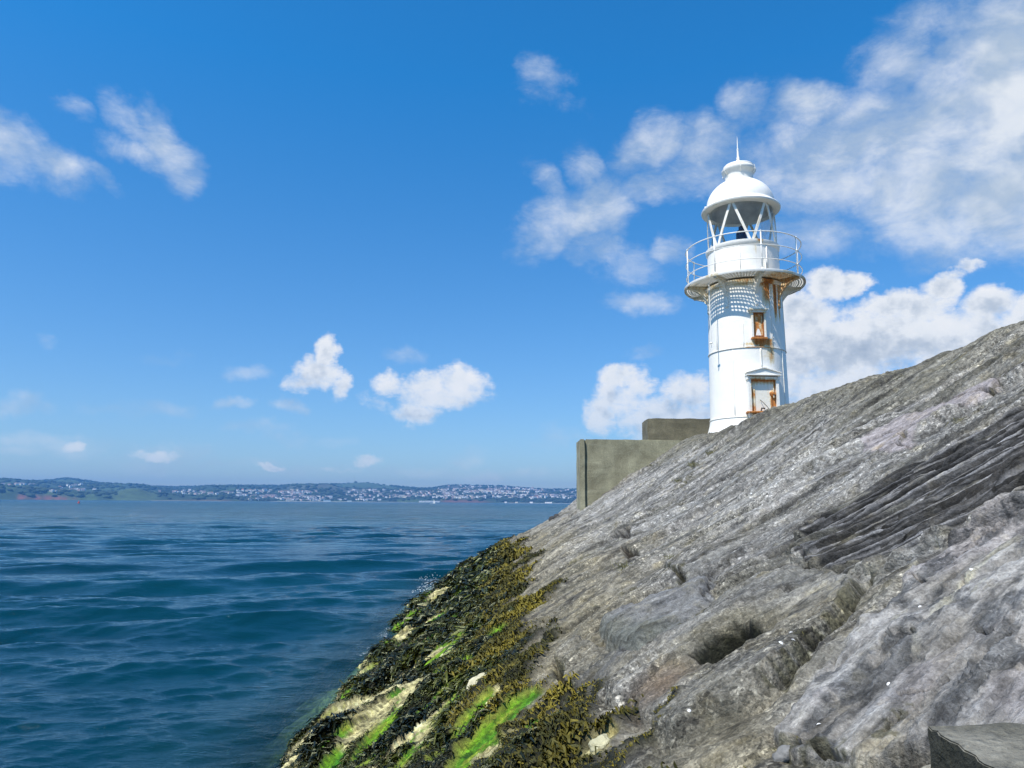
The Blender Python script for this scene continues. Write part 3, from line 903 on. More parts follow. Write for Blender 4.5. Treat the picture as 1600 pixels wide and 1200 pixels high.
def scatter(n, x0, x1, y0, y1, keep, seed):
    r = np.random.default_rng(seed)
    x = r.uniform(x0, x1, n); y = r.uniform(y0, y1, n)
    h, C, a, w, m = surface(x, y)
    k_ = keep(x, y, w, m, r)
    x, y, h = x[k_], y[k_], h[k_]
    px, py, pz = place(x, y, h)
    return np.stack([px, py, pz], -1), r
def fronds(pos, r, length, width, name_seed=0, lift=.55, spread=1.25):
    n = len(pos)
    cl = np.clip(1 + 1.1 * fbm(pos[:, 0] * 2.2, pos[:, 1] * 2.2, 151, 3), .45, 1.9)
    L = length * r.uniform(.55, 1.5, n) * cl; Wd = width * r.uniform(.6, 1.5, n) * cl ** .7
    th = math.pi + r.normal(0, spread, n)           # mostly hanging down the slope
    down = np.stack([np.cos(th), np.sin(th), np.cos(th) * .58], -1)
    nrm = np.array([-.5, 0, .866])
    tw = r.uniform(-1, 1, (n, 1))
    side = np.cross(down, nrm); side /= np.linalg.norm(side, axis=1)[:, None]
    side = side * np.cos(tw) + nrm * np.sin(tw)
    up = lift * r.uniform(.2, 1.3, (n, 1))
    p0 = pos - nrm * .006
    p1 = pos + down * (L * .5)[:, None] + nrm * (L[:, None] * up * .8)
    bend = r.uniform(-.5, .6, (n, 1))
    p2 = pos + down * L[:, None] + nrm * (L[:, None] * up * bend) + side * (L * r.normal(0, .3, n))[:, None]
    s0 = side * (Wd * .35)[:, None]; s1 = side * (Wd * .55)[:, None]; s2 = side * (Wd * .28)[:, None]
    V = np.stack([p0 - s0, p0 + s0, p1 - s1, p1 + s1, p2 - s2, p2 + s2], 1)
    base = (np.arange(n) * 6)[:, None]
    Fq = np.concatenate([base + np.array([[0, 1, 3, 2]]), base + np.array([[2, 3, 5, 4]])], 0)
    sh = np.repeat(np.clip(r.normal(.42, .22, n) + .8 * fbm(pos[:, 0] * 1.6, pos[:, 1] * 1.6, 153, 3), 0, 1), 6)
    tip = np.tile([0, 0, .25, .25, 1, 1], n)
    return V.reshape(-1, 3), Fq, sh, tip
def build_weed(name, batches, mat, label):
    Vs, Fs, S_, T_ = [], [], [], []; o = 0
    for V, Fq, sh, tp in batches:
        Vs.append(V); Fs.append(Fq + o); S_.append(sh); T_.append(tp); o += len(V)
    ob = mesh_from(name, np.concatenate(Vs), np.concatenate(Fs), mat, smooth=True)
    add_attr(ob.data, 'shade', np.concatenate(S_)); add_attr(ob.data, 'tip', np.concatenate(T_))
    ob['kind'] = 'stuff'; ob['label'] = label
    return ob
def zone_olive(x, y):
    w = bed(x, y)
    return ss(1.05, 1.38, slope_z(x) + .26 * fbm(w * 1.2, x * .9, 131, 3) + .05 * fbm(x * 7, y * 7, 133, 2))
bands = [(2.2, 5.2, 52000, .028, .0085), (5.2, 8.5, 50000, .042, .0125), (8.5, 14, 40000, .065, .019), (14, 27.5, 34000, .11, .034)]
dk, ol = [], []
for i, (y0, y1, n, L, Wd) in enumerate(bands):
    xlo = max(-2.7, float(np.interp(y0, [2.2, 5.2, 8.5], [-1.5, -2.5, -2.8])))
    pos, r = scatter(int(n * 1.8), xlo, 1.2, y0, y1, lambda x, y, w, m, r: (w > r.uniform(.25, 1, len(x))) & (r.random(len(x)) > zone_olive(x, y)) & (slope_z(x) > -.25), 300 + i)
    dk.append(fronds(pos, r, L * 1.35, Wd * .85, spread=.75, lift=.42))
    pos, r = scatter(int(n * 1.5), xlo, 1.4, y0, y1, lambda x, y, w, m, r: (w > r.uniform(.25, 1, len(x))) & (r.random(len(x)) < zone_olive(x, y)), 320 + i)
    ol.append(fronds(pos, r, L * .62, Wd * .8, lift=.8))
build_weed('wrack', dk, black_wrack, 'glistening black wrack hanging over the foot of the rock')
build_weed('olive_wrack', ol, olive_wrack, 'golden olive weed in tufts along the upper tide line')
# moss and dry tufts in the cracks
pos, r = scatter(70000, .3, 4.2, 2.2, 13, lambda x, y, w, m, r: (m > .5 + .5 * r.random(len(x))) & (fbm(x * 3, y * 3, 141, 2) > .10), 341)
moss_m = frond_mat('crack_moss', (.035, .034, .012), (.12, .10, .035), .8, (.17, .14, .05))
build_weed('moss', [fronds(pos[:9000], r, .012, .004, lift=.9)], moss_m, 'dull green moss and small weeds in the cracks of the rock')

# ------------------------------------------------------------------ the far shore
U_ = lambda u: u
def lay(pts):
    a = np.array([math.atan2(ray(u, 700).x, ray(u, 700).y) for u, v in pts])
    e = np.array([(lambda d: d.z / math.hypot(d.x, d.y))(ray(u, v)) for u, v in pts])
    return a, e
BACK = lay([(-400,756),(-200,752),(0,751),(60,752),(85,751),(106,748),(127,750),(161,755),(230,760),(276,761.5),(316,760),(350,759),(402,759),(440,759.5),(457,757.6),(485,757),(515,757),(535,756.8),(555,754.5),(578,754.5),(601,758),(627,761),(670,763.8),(690,760.5),(704,758.6),(750,759),(785,760),(822,763),(851,764.8),(900,765),(1000,763),(1200,760),(1500,764)])
MID = lay([(-400,754),(-150,752),(0,749.5),(20,749),(52,753),(86,755),(120,756.5),(161,757),(200,757.5),(230,759.5),(247,763),(276,765),(300,765.5),(313,763.5),(328,760.5),(374,760.5),(400,762),(425,764),(440,762),(460,759),(480,758.5),(515,757.5),(533,762),(560,764),(620,765),(680,766),(720,765),(760,766),(800,767),(860,771),(900,770),(1000,768),(1500,772)])
FRONT = lay([(-400,760),(-100,758),(0,759),(40,763),(80,766),(140,772),(182,771.5),(200,765.5),(212,763.2),(222,763.5),(242,770.5),(287,775),(330,776),(365,777.5),(390,783),(430,785),(500,786),(560,784),(600,781),(655,779),(690,775),(745,776),(775,781),(800,784),(900,785),(1500,785)])
def az_of(u): 
    d = ray(u, 780); return math.atan2(d.x, d.y)
def shore_d(az):
    return np.interp(az, [az_of(-400), az_of(0), az_of(370), az_of(420), az_of(640), az_of(900), az_of(1500)], [4000, 4250, 4450, 5000, 5200, 5100, 4700])
def terrain(az, d):
    s = shore_d(az)
    x, y = d * np.sin(az), d * np.cos(az)
    n = fbm(x / 260, y / 260, 401, 4)
    hb = np.interp(az, *BACK) * 7600 + EYE
    hm = np.interp(az, *MID) * 6200 + EYE
    hf = np.interp(az, *FRONT) * (s + 330) + EYE
    hf = np.clip(hf, 1.5, None)
    z1 = hf * ss(0, 160, d - s) * (1 - .45 * ss(500, 900, d - s))
    z2 = hm * ss(s - 100, 6200, d) ** 1.1 * (1 - .35 * ss(6300, 6900, d))
    z3 = hb * ss(5400, 7600, d)
    z = np.maximum(np.maximum(z1, z2), z3)
    z = z + n * 7 * ss(150, 700, d - s) * (1 - ss(7000, 7600, d))
    return z - 1.2 * ss(20, -60, d - s) * 3
NA, ND = 620, 110
azg = np.linspace(az_of(-420), az_of(1400), NA)
tg = np.linspace(0, 1, ND)
AZ, T_ = np.meshgrid(azg, tg)
S_ = shore_d(AZ)
Dg = S_ - 60 + (8200 - S_ + 60) * (T_ ** 1.5)
Zg = terrain(AZ, Dg)
Xg, Yg = Dg * np.sin(AZ), Dg * np.cos(AZ)
Zg[-1] = -5
land_m, k, b = material('far_land')
lc = k.attr('land_colour', 'Color')
g = k.noise(k.mapping(k.obj(), sc=(1, 1, 3)), .02, 6, .7)
vs = k.new('ShaderNodeVectorMath', operation='SCALE')
k.put(vs.inputs[0], lc); k.put(vs.inputs['Scale'], k.rng(g, .3, .7, .6, 1.4))
k.put(b.inputs['Base Color'], vs.outputs[0])
b.inputs['Roughness'].default_value = .95
land = mesh_from('hills', np.stack([Xg, Yg, Zg], -1).reshape(-1, 3), grid_faces(ND, NA), land_m, smooth=True)
land['kind'] = 'structure'; land['label'] = 'low green hills and red cliffs across the bay'
# land colours: woods, fields, red cliff, beach
fld = fbm(Xg / 210, Yg / 330, 411, 3)
patch_ = (np.floor(fbm(Xg / 420, Yg / 600, 413, 2) * 9) % 3) / 2
wood = np.array([.022, .048, .020]); green = np.array([.075, .125, .030]); town = np.array([.10, .10, .085])
uu = np.interp(AZ, [az_of(u) for u in range(-400, 1401, 20)], list(range(-400, 1401, 20)))
isf = ss(.05, .25, fld + .25 * (patch_ - .5))
C = wood * (1 - isf[..., None] * .45) + green * isf[..., None] * .45
# the smooth green hill and the field on the far ridge
gh1 = ss(46, 24, np.abs(uu - 212)) * ss(700, 300, Dg - S_)
gh2 = ss(60, 35, np.abs(uu - 575)) * ss(6500, 7000, Dg)
gm = np.clip(gh1 + gh2, 0, 1)[..., None]
C = C * (1 - gm) + np.array([.055, .090, .032]) * gm
tw_ = (ss(400, 470, uu) * ss(6900, 6200, Dg) + ss(660, 720, uu)) * ss(350, 600, Dg - S_)
tw_ = np.clip(tw_, 0, 1)[..., None] * .55
C = C * (1 - tw_) + town * tw_
slope = np.clip((Dg - S_) / 100.0, 0, 1)
cliff = (ss(0, .25, slope) * ss(.95, .5, slope)) * np.clip(ss(20, 35, uu) * ss(130, 95, uu) * (.35 + .9 * ss(-.1, .3, fbm(AZ * 90, Dg / 300, 421, 2))) + ss(680, 700, uu) * ss(780, 740, uu) * .7 + ss(370, 380, uu) * ss(400, 385, uu) * .5 + ss(240, 350, uu) * ss(370, 350, uu) * .3, 0, 1)
C = C * (1 - cliff[..., None]) + np.array([.17, .065, .045]) * cliff[..., None]
bea = ss(.22, .05, slope) * np.clip(ss(232, 245, uu) * ss(372, 352, uu) + ss(415, 430, uu) * ss(680, 600, uu) * .8 + ss(775, 800, uu) * .9, 0, 1)
C = C * (1 - bea[..., None]) + np.array([.50, .42, .33]) * bea[..., None]
add_attr(land.data, 'land_colour', C, 'FLOAT_COLOR')

# woodland: crowns on the ridges and between the houses, too many and too far to count
def blob_template():
    bm = bmesh.new(); bmesh.ops.create_icosphere(bm, subdivisions=1, radius=1)
    v = np.array([q.co[:] for q in bm.verts]); f = np.array([[q.index for q in p.verts] for p in bm.faces]); bm.free()
    return v, f
bv, bf = blob_template()
r = np.random.default_rng(5)
def find_d(u, v):
    """distance along the bearing of u at which the terrain fills the height v"""
    d = ray(u, v); a = math.atan2(d.x, d.y); e = d.z / math.hypot(d.x, d.y)
    dd = np.linspace(float(shore_d(a)), 7700, 900)
    zz = terrain(np.full_like(dd, a), dd)
    i = np.argmax(zz >= EYE + e * dd)
    if zz[i] < EYE + e * dd[i]: return None
    return a, float(dd[i]), float(zz[i])
trees = []
for q in range(5200):
    u = r.uniform(-60, 940)
    if q % 2:
        a = az_of(u); d = r.choice([7600 + r.normal(0, 40), 6200 + r.normal(0, 60)])
        if q % 4 == 1: d = float(shore_d(a)) + r.uniform(60, 700)
    else:
        a = az_of(u); d = r.uniform(float(shore_d(a)) + 80, 7600)
    if abs(u - 212) < 30 and d < 5200: continue
    if abs(u - 575) < 40 and d > 6700 and r.random() < .85: continue
    trees.append((a, d))
TA = np.array([t[0] for t in trees]); TD = np.array([t[1] for t in trees])
TZ = terrain(TA, TD)
sz = r.uniform(6, 15, len(trees))
base = np.stack([TD * np.sin(TA), TD * np.cos(TA), TZ + sz * .2], -1)
jit = r.uniform(.7, 1.3, (len(trees), len(bv), 1))
TV = base[:, None, :] + bv[None] * jit * np.stack([sz * 1.5, sz * 1.5, sz * .75], -1)[:, None, :]
TF = (bf[None] + (np.arange(len(trees)) * len(bv))[:, None, None]).reshape(-1, 3)
wood_m = simple_mat('far_woodland', (.024, .046, .020), .95, var=.5, scale=.01)
wd = mesh_from('woodland', TV.reshape(-1, 3), TF, wood_m)
wd['kind'] = 'stuff'; wd['label'] = 'dark woods and treelines on the hills across the bay'

# houses of the town across the bay
house_mats = [simple_mat('house_' + n_, c_, .8, var=.05) for n_, c_ in (('white', (.88, .87, .83)), ('cream', (.74, .68, .54)), ('pink', (.62, .46, .40)), ('grey', (.46, .47, .48)))]
roof_m = simple_mat('slate_roof', (.15, .13, .13), .85, var=.2)
roof_r = simple_mat('tile_roof', (.32, .15, .10), .85, var=.2)
def house_geo(L, Wd, H_):
    h, w = L / 2, Wd / 2
    v = [(-h,-w,-6),(h,-w,-6),(h,w,-6),(-h,w,-6),(-h,-w,H_),(h,-w,H_),(h,w,H_),(-h,w,H_),(-h,0,H_+Wd*.33),(h,0,H_+Wd*.33)]
    f = [(0,1,5,4),(1,2,6,5),(2,3,7,6),(3,0,4,7),(4,5,9,8),(6,7,8,9),(5,6,9),(7,4,8)]
    return v, f
house_meshes = []
for mi, (L, Wd, H_) in enumerate([(13, 9, 7), (17, 10, 9), (24, 11, 8), (12, 11, 11)]):
    for wi, wm in enumerate(house_mats):
        me = bpy.data.meshes.new('house')
        v, f = house_geo(L, Wd, H_)
        me.from_pydata(v, [], f)
        me.materials.append(wm); me.materials.append(roof_r if (mi + wi) % 3 == 0 else roof_m)
        for p in me.polygons: p.material_index = 1 if p.index in (4, 5) else 0
        house_meshes.append(me)
# (u from, u to, v from, v to, how many, district)
districts = [
 (78, 150, 766, 771, 26, 'houses in rows above the wooded red cliffs', 'small pale house in the rows above the wooded red cliffs'),
 (2, 60, 756, 760, 14, 'houses along the ridge at the far left', 'small pale house on the ridge at the far left of the shore'),
 (88, 150, 757, 764, 14, 'houses under the highest hill', 'small white house on the slope under the highest hill'),
 (240, 300, 767, 770, 12, 'houses on the rise right of the green hill', 'small white house on the rise right of the smooth green hill'),
 (285, 375, 769, 775, 60, 'houses behind the long beach', 'small white house in the terraces behind the long beach'),
 (375, 460, 765, 782, 150, 'houses of the left end of the town', 'tiny white house at the left end of the town across the bay'),
 (440, 545, 769, 783, 170, 'houses below the dark wooded hill', 'tiny white house of the town below the dark wooded hill'),
 (545, 680, 767, 782, 210, 'houses around the middle of the town', 'tiny white house in the middle of the town under the field ridge'),
 (690, 790, 760, 779, 330, 'houses on the broad built-up hill', 'tiny pale house on the broad built-up hill at the right'),
 (770, 905, 763, 779, 300, 'houses at the right end of the town', 'tiny pale house on the slopes left of the concrete wall'),
]
house_list = []
CN = ['white', 'cream', 'pink', 'grey']
for (u0, u1, v0, v1, n_, grp, lab) in districts:
    rows = [(r.uniform(v0, v1), r.uniform(-.02, .03), r.uniform(u0, u1), r.uniform(10, 45)) for _ in range(max(2, n_ // 9))]
    for _ in range(n_):
        rv, sl_, rc, rl = rows[r.integers(len(rows))]
        u = rc + r.normal(0, rl * .45); v = rv + (u - rc) * sl_ + r.normal(0, .35)
        if not (u0 - 5 < u < min(u1 + 5, 906)): continue
        q = find_d(u, v)
        if q is None or q[1] < shore_d(q[0]) + 12: continue
        house_list.append((q, grp, lab))
house_list.sort(key=lambda t: t[0][1])
single = set(r.choice(len(house_list), min(300, len(house_list)), replace=False).tolist())
mv, mf, mm = [], [], []; off_ = 0
for i, ((a, d, z), grp, lab) in enumerate(house_list):
    mi = int(r.choice([0, 0, 0, 1, 3, 2]))
    wi = int(r.choice([0, 0, 0, 0, 1, 1, 2, 3]))
    rz = -a + r.normal(0, .45)
    s = r.uniform(.8, 1.35)
    x, y = d * math.sin(a), d * math.cos(a)
    if i in single:
        o = bpy.data.objects.new('house', house_meshes[mi * 4 + wi])
        o.location = (x, y, z); o.rotation_euler = (0, 0, rz); o.scale = (s, s, s)
        o['label'] = lab.replace('small pale', 'small ' + CN[wi]).replace('tiny pale', 'tiny ' + CN[wi]).replace('small white', 'small ' + CN[wi]).replace('tiny white', 'tiny ' + CN[wi]).replace(' house ', ' house with %s roof ' % ('red' if (mi + wi) % 3 == 0 else 'dark'), 1); o['category'] = 'house'; o['group'] = grp
        col.objects.link(o)
    else:
        me = house_meshes[mi * 4 + wi]
        cz, sn = math.cos(rz), math.sin(rz)
        for vv in me.vertices:
            mv.append((x + s * (vv.co.x * cz - vv.co.y * sn), y + s * (vv.co.x * sn + vv.co.y * cz), z + s * vv.co.z))
        for p in me.polygons:
            mf.append([off_ + q_ for q_ in p.vertices]); mm.append(4 if p.index in (4, 5) else wi)
        off_ += len(me.vertices)
me = bpy.data.meshes.new('town_houses')
me.from_pydata(mv, [], mf)
for m_ in house_mats + [roof_m]: me.materials.append(m_)
me.polygons.foreach_set('material_index', mm)
o = bpy.data.objects.new('town_houses', me); col.objects.link(o)
o['kind'] = 'stuff'; o['label'] = 'rest of the many small pale houses of the town across the bay'

def box_geo(bm, cx, cy, cz, sx, sy, sz, rz=0.0):
    m = Matrix.Translation((cx, cy, cz)) @ Matrix.Rotation(rz, 4, 'Z') @ Matrix.Diagonal((sx, sy, sz, 1))
    bmesh.ops.create_cube(bm, size=1.0, matrix=m)
def bm_obj(name, bm, mat, parent=None, smooth=False):
    me = bpy.data.meshes.new(name); bm.to_mesh(me); bm.free()
    me.materials.append(mat)
    if smooth:
        for p in me.polygons: p.use_smooth = True
    o = bpy.data.objects.new(name, me); col.objects.link(o)
    if parent: o.parent = parent
    return o
def tag(o, label, cat, group=None):
    o['label'] = label; o['category'] = cat
    if group: o['group'] = group
    return o
def empty(name, loc, rz=0.0):
    o = bpy.data.objects.new(name, None); o.location = loc; o.rotation_euler = (0, 0, rz)
    o.empty_display_size = .3
    col.objects.link(o); return o
def far_building(name, u, v, wpx, hpx, mat, label, cat='building', depth_=18, windows=0, roof=None, base_shore=False):
    q = find_d(u, v)
    a = az_of(u)
    if q is None or base_shore: q = (a, float(shore_d(a)) + 14, 2.0)
    a, d, z = q
    w, h = wpx * d / F_PX, hpx * d / F_PX
    e = empty(name, (d * math.sin(a), d * math.cos(a), z), -a)
    bm = bmesh.new(); box_geo(bm, 0, 0, h / 2 - 3, w, depth_, h + 6)
    bm_obj('wall', bm, mat, e)
    bm = bmesh.new(); box_geo(bm, 0, 0, h + .8, w * 1.02, depth_ * 1.05, 1.6)
    bm_obj('roof', bm, roof or roof_m, e)
    if windows:
        bm = bmesh.new()
        for i in range(windows):
            box_geo(bm, -w / 2 + w * (i + .5) / windows, -depth_ / 2 - .1, h * .5, w / windows * .35, .4, h * .28)
        bm_obj('window_band', bm, simple_mat('far_window', (.10, .13, .16), .3), e)
    tag(e, label, cat)
    return e
WH, CR = house_mats[0], house_mats[1]
far_building('long_beach_building', 671, 781, 32, 1.9, WH, 'very long low white building on the waterline below the dark trees', windows=14, base_shore=True, roof=WH)
far_building('white_tower_building', 270, 769.5, 2.2, 3.2, WH, 'lone tall white building right of the smooth green hill', windows=2)
far_building('hotel', 628, 777, 9, 3.6, CR, 'large cream hotel with dark windows in the middle of the town', windows=6)
far_building('hotel', 648, 775, 6, 2.0, WH, 'white hotel in the trees right of the large cream hotel', windows=4)
far_building('waterfront_hall', 511, 783, 11, 2.4, simple_mat('pale_blue_wall', (.45, .62, .66), .6), 'pale blue waterfront hall left of the middle of the town', windows=5, base_shore=True)
far_building('waterfront_hall', 546, 783, 7, 2.0, simple_mat('pale_green_wall', (.50, .62, .58), .6), 'small greenish waterfront hall below the radio masts', windows=3, base_shore=True)
far_building('beach_pavilion', 790, 784, 3.5, 1.9, WH, 'square white beach pavilion, first from the left on the right-hand beach', base_shore=True)
far_building('beach_pavilion', 807, 784.5, 4.0, 1.6, CR, 'cream beach pavilion second from the left on the right-hand beach', base_shore=True)
far_building('beach_pavilion', 830, 785, 4.5, 2.0, WH, 'white beach pavilion in the middle of the right-hand beach', base_shore=True)
far_building('beach_pavilion', 857, 785.5, 11, 1.6, WH, 'long white beach pavilion nearest the concrete wall', base_shore=True)

# radio masts on the far ridge
mast_m = simple_mat('mast_steel', (.25, .22, .24), .6)
for u, vt, lab in ((540.6, 747, 'shorter left radio mast on the far field ridge'), (552, 744, 'taller right radio mast on the far field ridge')):
    a = az_of(u); d = 7450.0; z = float(terrain(np.array([a]), np.array([d]))[0])
    dr = ray(u, vt); top = EYE + dr.z / math.hypot(dr.x, dr.y) * d
    hh = top - z + 4
    e = empty('radio_mast', (d * math.sin(a), d * math.cos(a), z - 4), -a)
    bm = bmesh.new()
    for sx, sy in ((-1, -1), (1, -1), (0, 1)):
        box_geo(bm, sx * .9, sy * .9, hh / 2, .5, .5, hh)
    nseg = 12
    for i in range(nseg):
        box_geo(bm, 0, -.9, hh * (i + .5) / nseg, 2.2, .35, .5)
    bm_obj('mast_lattice', bm, mast_m, e)
    bm = bmesh.new(); box_geo(bm, 0, 0, hh + 2, .4, .4, 4); bm_obj('antenna', bm, mast_m, e)
    tag(e, lab, 'radio mast')

# buoy and boats out on the water
def sea_point(u, d):
    rr = ray(u, 786); a = math.atan2(rr.x, rr.y)
    return d * math.sin(a), d * math.cos(a), a
red_m = simple_mat('red_paint', (.55, .06, .04), .5)
bx_, by_, ba_ = sea_point(123, 640)
e = empty('buoy', (bx_, by_, 0), -ba_)
bm = bmesh.new(); bmesh.ops.create_cone(bm, cap_ends=True, segments=14, radius1=.85, radius2=.75, depth=.9, matrix=Matrix.Translation((0, 0, .25))); bm_obj('float', bm, red_m, e)
bm = bmesh.new(); bmesh.ops.create_cone(bm, cap_ends=True, segments=10, radius1=.5, radius2=.12, depth=1.3, matrix=Matrix.Translation((0, 0, 1.3))); bm_obj('top_mark', bm, red_m, e)
tag(e, 'small red buoy on the open water at the left', 'buoy')
boat_m = simple_mat('white_gelcoat', (.85, .86, .86), .35)
sail_m = simple_mat('sail_cloth', (.82, .82, .78), .8)
def boat(u, d, L, sail, lab, rz):
    x, y, a = sea_point(u, d)
    e = empty('sailing_boat' if sail else 'motor_boat', (x, y, 0), rz)
    bm = bmesh.new()
    secs = []
    for t in np.linspace(0, 1, 7):
        w = L * .16 * math.sin(math.pi * (1 - t * .93) ** .6) + .02
        xx = -L / 2 + L * t
        ring = [bm.verts.new((xx, s_ * w * kx, zz)) for s_, kx, zz in ((-1, 1, L * .12 + t * t * L * .05), (-1, .7, -.05), (0, 0, -.3), (1, .7, -.05), (1, 1, L * .12 + t * t * L * .05))]
        secs.append(ring)
    for p, q in zip(secs, secs[1:]):
        for i in range(4): bm.faces.new((p[i], q[i], q[i + 1], p[i + 1]))
        bm.faces.new((p[4], q[4], q[0], p[0]))
    bm.faces.new(secs[0]); bm.faces.new(secs[-1][::-1])
    bm_obj('hull', bm, boat_m, e)
    bm = bmesh.new(); box_geo(bm, -L * .05, 0, L * .17, L * .34, L * .2, L * .12); bm_obj('cabin', bm, boat_m, e)
    if sail:
        bm = bmesh.new(); bmesh.ops.create_cone(bm, cap_ends=True, segments=8, radius1=.09, radius2=.05, depth=L * 1.25, matrix=Matrix.Translation((L * .08, 0, L * .7))); bm_obj('mast', bm, boat_m, e)
        bm = bmesh.new()
        v = [(L * .07, 0, L * .25), (-L * .42, .25, L * .25), (-L * .2, .22, L * .7), (L * .07, 0, L * 1.3)]
        f1 = [bm.verts.new(p) for p in v]; f2 = [bm.verts.new((p[0], p[1] + .05, p[2])) for p in v]
        bm.faces.new(f1); bm.faces.new(f2[::-1])
        for i in range(4): bm.faces.new((f1[i], f2[i], f2[(i + 1) % 4], f1[(i + 1) % 4]))
        bm_obj('sail', bm, sail_m, e)
    tag(e, lab, 'boat')
boat(678, 1500, 6.5, True, 'small white sailing boat off the long white beach building', 2.6)
boat(673.5, 1150, 3.2, False, 'tiny white motor boat just left of the sailing boat', .6)

# ------------------------------------------------------------------ lighthouse
LX, LY, LZ = 6.47, 20.0, 4.2
def paint_mat(name, base=(.86, .83, .77), rust=True, rough=.42):
    m, k, b = material(name)
    oc = k.obj()
    ra = k.attr('rust') if rust else None
    n1 = k.noise(k.mapping(oc, sc=(1, 1, .35)), 3.0, 6, .6)
    n2 = k.noise(oc, 28, 5, .6)
    drip = k.noise(k.mapping(oc, sc=(1, 1, .07)), 16, 4, .6)
    c = k.mix(k.rng(n1, .35, .75, 0, .35), base, (base[0] * .86, base[1] * .86, base[2] * .80))
    c = k.mix(k.rng(drip, .60, .80, 0, .30), c, (.56, .55, .47))
    c = k.mix(k.ramp(n2, [(0, 0), (.70, 0), (.76, .45), (1, .6)]), c, (base[0] * .80, base[1] * .78, base[2] * .72))
    if rust:
        v = k.math('MULTIPLY_ADD', k.math('SUBTRACT', drip, .5), .9, ra)
        v = k.math('MULTIPLY_ADD', k.math('SUBTRACT', n2, .5), .75, v)
        gate = k.math('GREATER_THAN', ra, .02)
        v = k.math('MULTIPLY', v, gate)
        c = k.mix(k.rng(v, .12, .45, 0, .75), c, (.62, .47, .20))
        c = k.mix(k.rng(v, .42, .72, 0, .95), c, (.50, .17, .025))
        c = k.mix(k.rng(v, .78, 1.1, 0, .9), c, (.10, .035, .015))
        k.put(b.inputs['Roughness'], k.rng(v, .2, .6, rough, .85))
    else:
        b.inputs['Roughness'].default_value = rough
    k.put(b.inputs['Base Color'], c)
    k.put(b.inputs['Normal'], k.bump(n2, .004, .5, k.bump(k.noise(oc, 3.5, 3), .03, .35)))
    return m
paint = paint_mat('white_iron_paint')
paint_plain = paint_mat('white_paint_clean', rust=False)
rust_m = paint_mat('rusty_iron', (.84, .80, .70))
grey_ceiling = simple_mat('grey_dome_lining', (.66, .66, .64), .6, var=.25, scale=3)
lamp_m = simple_mat('dark_lens', (.035, .012, .03), .15)
iron_dark = simple_mat('dark_iron', (.03, .028, .026), .6)

LH = empty('lighthouse', (LX, LY, LZ), -math.atan2(LX, LY))
tag(LH, 'white iron lighthouse with rust streaks standing behind the rocky slope', 'lighthouse')
def P(phi, r_, z):
    """phi degrees to the right of the side that faces us"""
    a = math.radians(phi)
    return (r_ * math.sin(a), -r_ * math.cos(a), z - LZ)
def rust_at(phi, z, src):
    out = np.zeros_like(phi)
    for (p0, zt, zb, w, s) in src:
        dp = np.abs((phi - p0 + 180) % 360 - 180)
        a = ss(w, w * .25, dp) * ss(zb, zb + (zt - zb) * .55, z) * ss(zt + .03, zt - .02, z)
        out = np.maximum(out, a * s)
    return out
TOWER_RUST = [(36, 8.58, 7.6, 13, .75), (52, 8.58, 7.15, 6, 1.0), (27, 8.55, 8.25, 12, .7), (-2, 8.52, 8.3, 20, .45), (62, 8.1, 7.2, 5, .6), (-45, 8.55, 8.3, 8, .35),
              (20, 6.88, 6.66, 17, .85), (34, 6.92, 6.62, 12, .7), (38, 6.72, 6.1, 7, .5), (10, 6.80, 6.70, 30, .45), (30, 6.70, 6.2, 14, .28),
              (1, 4.92, 4.3, 4.5, .8), (42, 5.6, 4.6, 7, .3), (22, 6.85, 6.60, 10, .8), (80, 8.5, 7.0, 8, .2), (-60, 6.6, 5.6, 10, .12), (24, 4.9, 4.3, 12, .5)]
def lathe(name, prof, mat, parent=LH, seg=128, rust=None, closed=False, p0=0, p1=360, smooth=True):
    full = abs(p1 - p0) >= 360
    ns = seg if full else seg + 1
    ph = np.linspace(p0, p1, seg + 1)[:ns]
    prof = np.array(prof, float)
    n = len(prof)
    PH, I = np.meshgrid(ph, np.arange(n))
    r_, z_ = prof[I, 0], prof[I, 1]
    a = np.radians(PH)
    V = np.stack([r_ * np.sin(a), -r_ * np.cos(a), z_ - LZ], -1).reshape(-1, 3)
    Fc = []
    for i in range(n - (0 if closed else 1)):
        i2 = (i + 1) % n
        for j in range(seg):
            j2 = (j + 1) % ns if full else j + 1
            Fc.append((i * ns + j, i * ns + j2, i2 * ns + j2, i2 * ns + j))
    o = mesh_from(name, V, Fc, mat, smooth=smooth)
    o.parent = parent
    if rust is not None:
        add_attr(o.data, 'rust', rust_at(PH.ravel(), z_.ravel(), rust))
    if smooth:
        try:
            o.data.set_sharp_from_angle(angle=math.radians(38))
        except Exception:
            pass
    return o
def fine(prof, step=.04):
    out = []
    for (r0, z0), (r1, z1) in zip(prof, prof[1:]):
        n = max(1, int(math.hypot(r1 - r0, z1 - z0) / step))
        out += [(r0 + (r1 - r0) * i / n, z0 + (z1 - z0) * i / n) for i in range(n)]
    return out + [prof[-1]]
def Rt(z): return float(np.interp(z, [4.85, 6.68, 8.6], [1.036, 1.012, .985]))
lathe('base_skirt', fine([(1.30, 4.05), (1.26, 4.18), (1.17, 4.36), (1.10, 4.55), (1.06, 4.70), (1.04, 4.84)]), paint, rust=TOWER_RUST, seg=192)
lathe('tower_wall', fine([(Rt(4.855), 4.855), (Rt(6.665), 6.665)], .03), paint, rust=TOWER_RUST, seg=256)
lathe('tower_wall', fine([(Rt(6.695), 6.695), (Rt(8.56), 8.56)], .03), paint, rust=TOWER_RUST, seg=256)
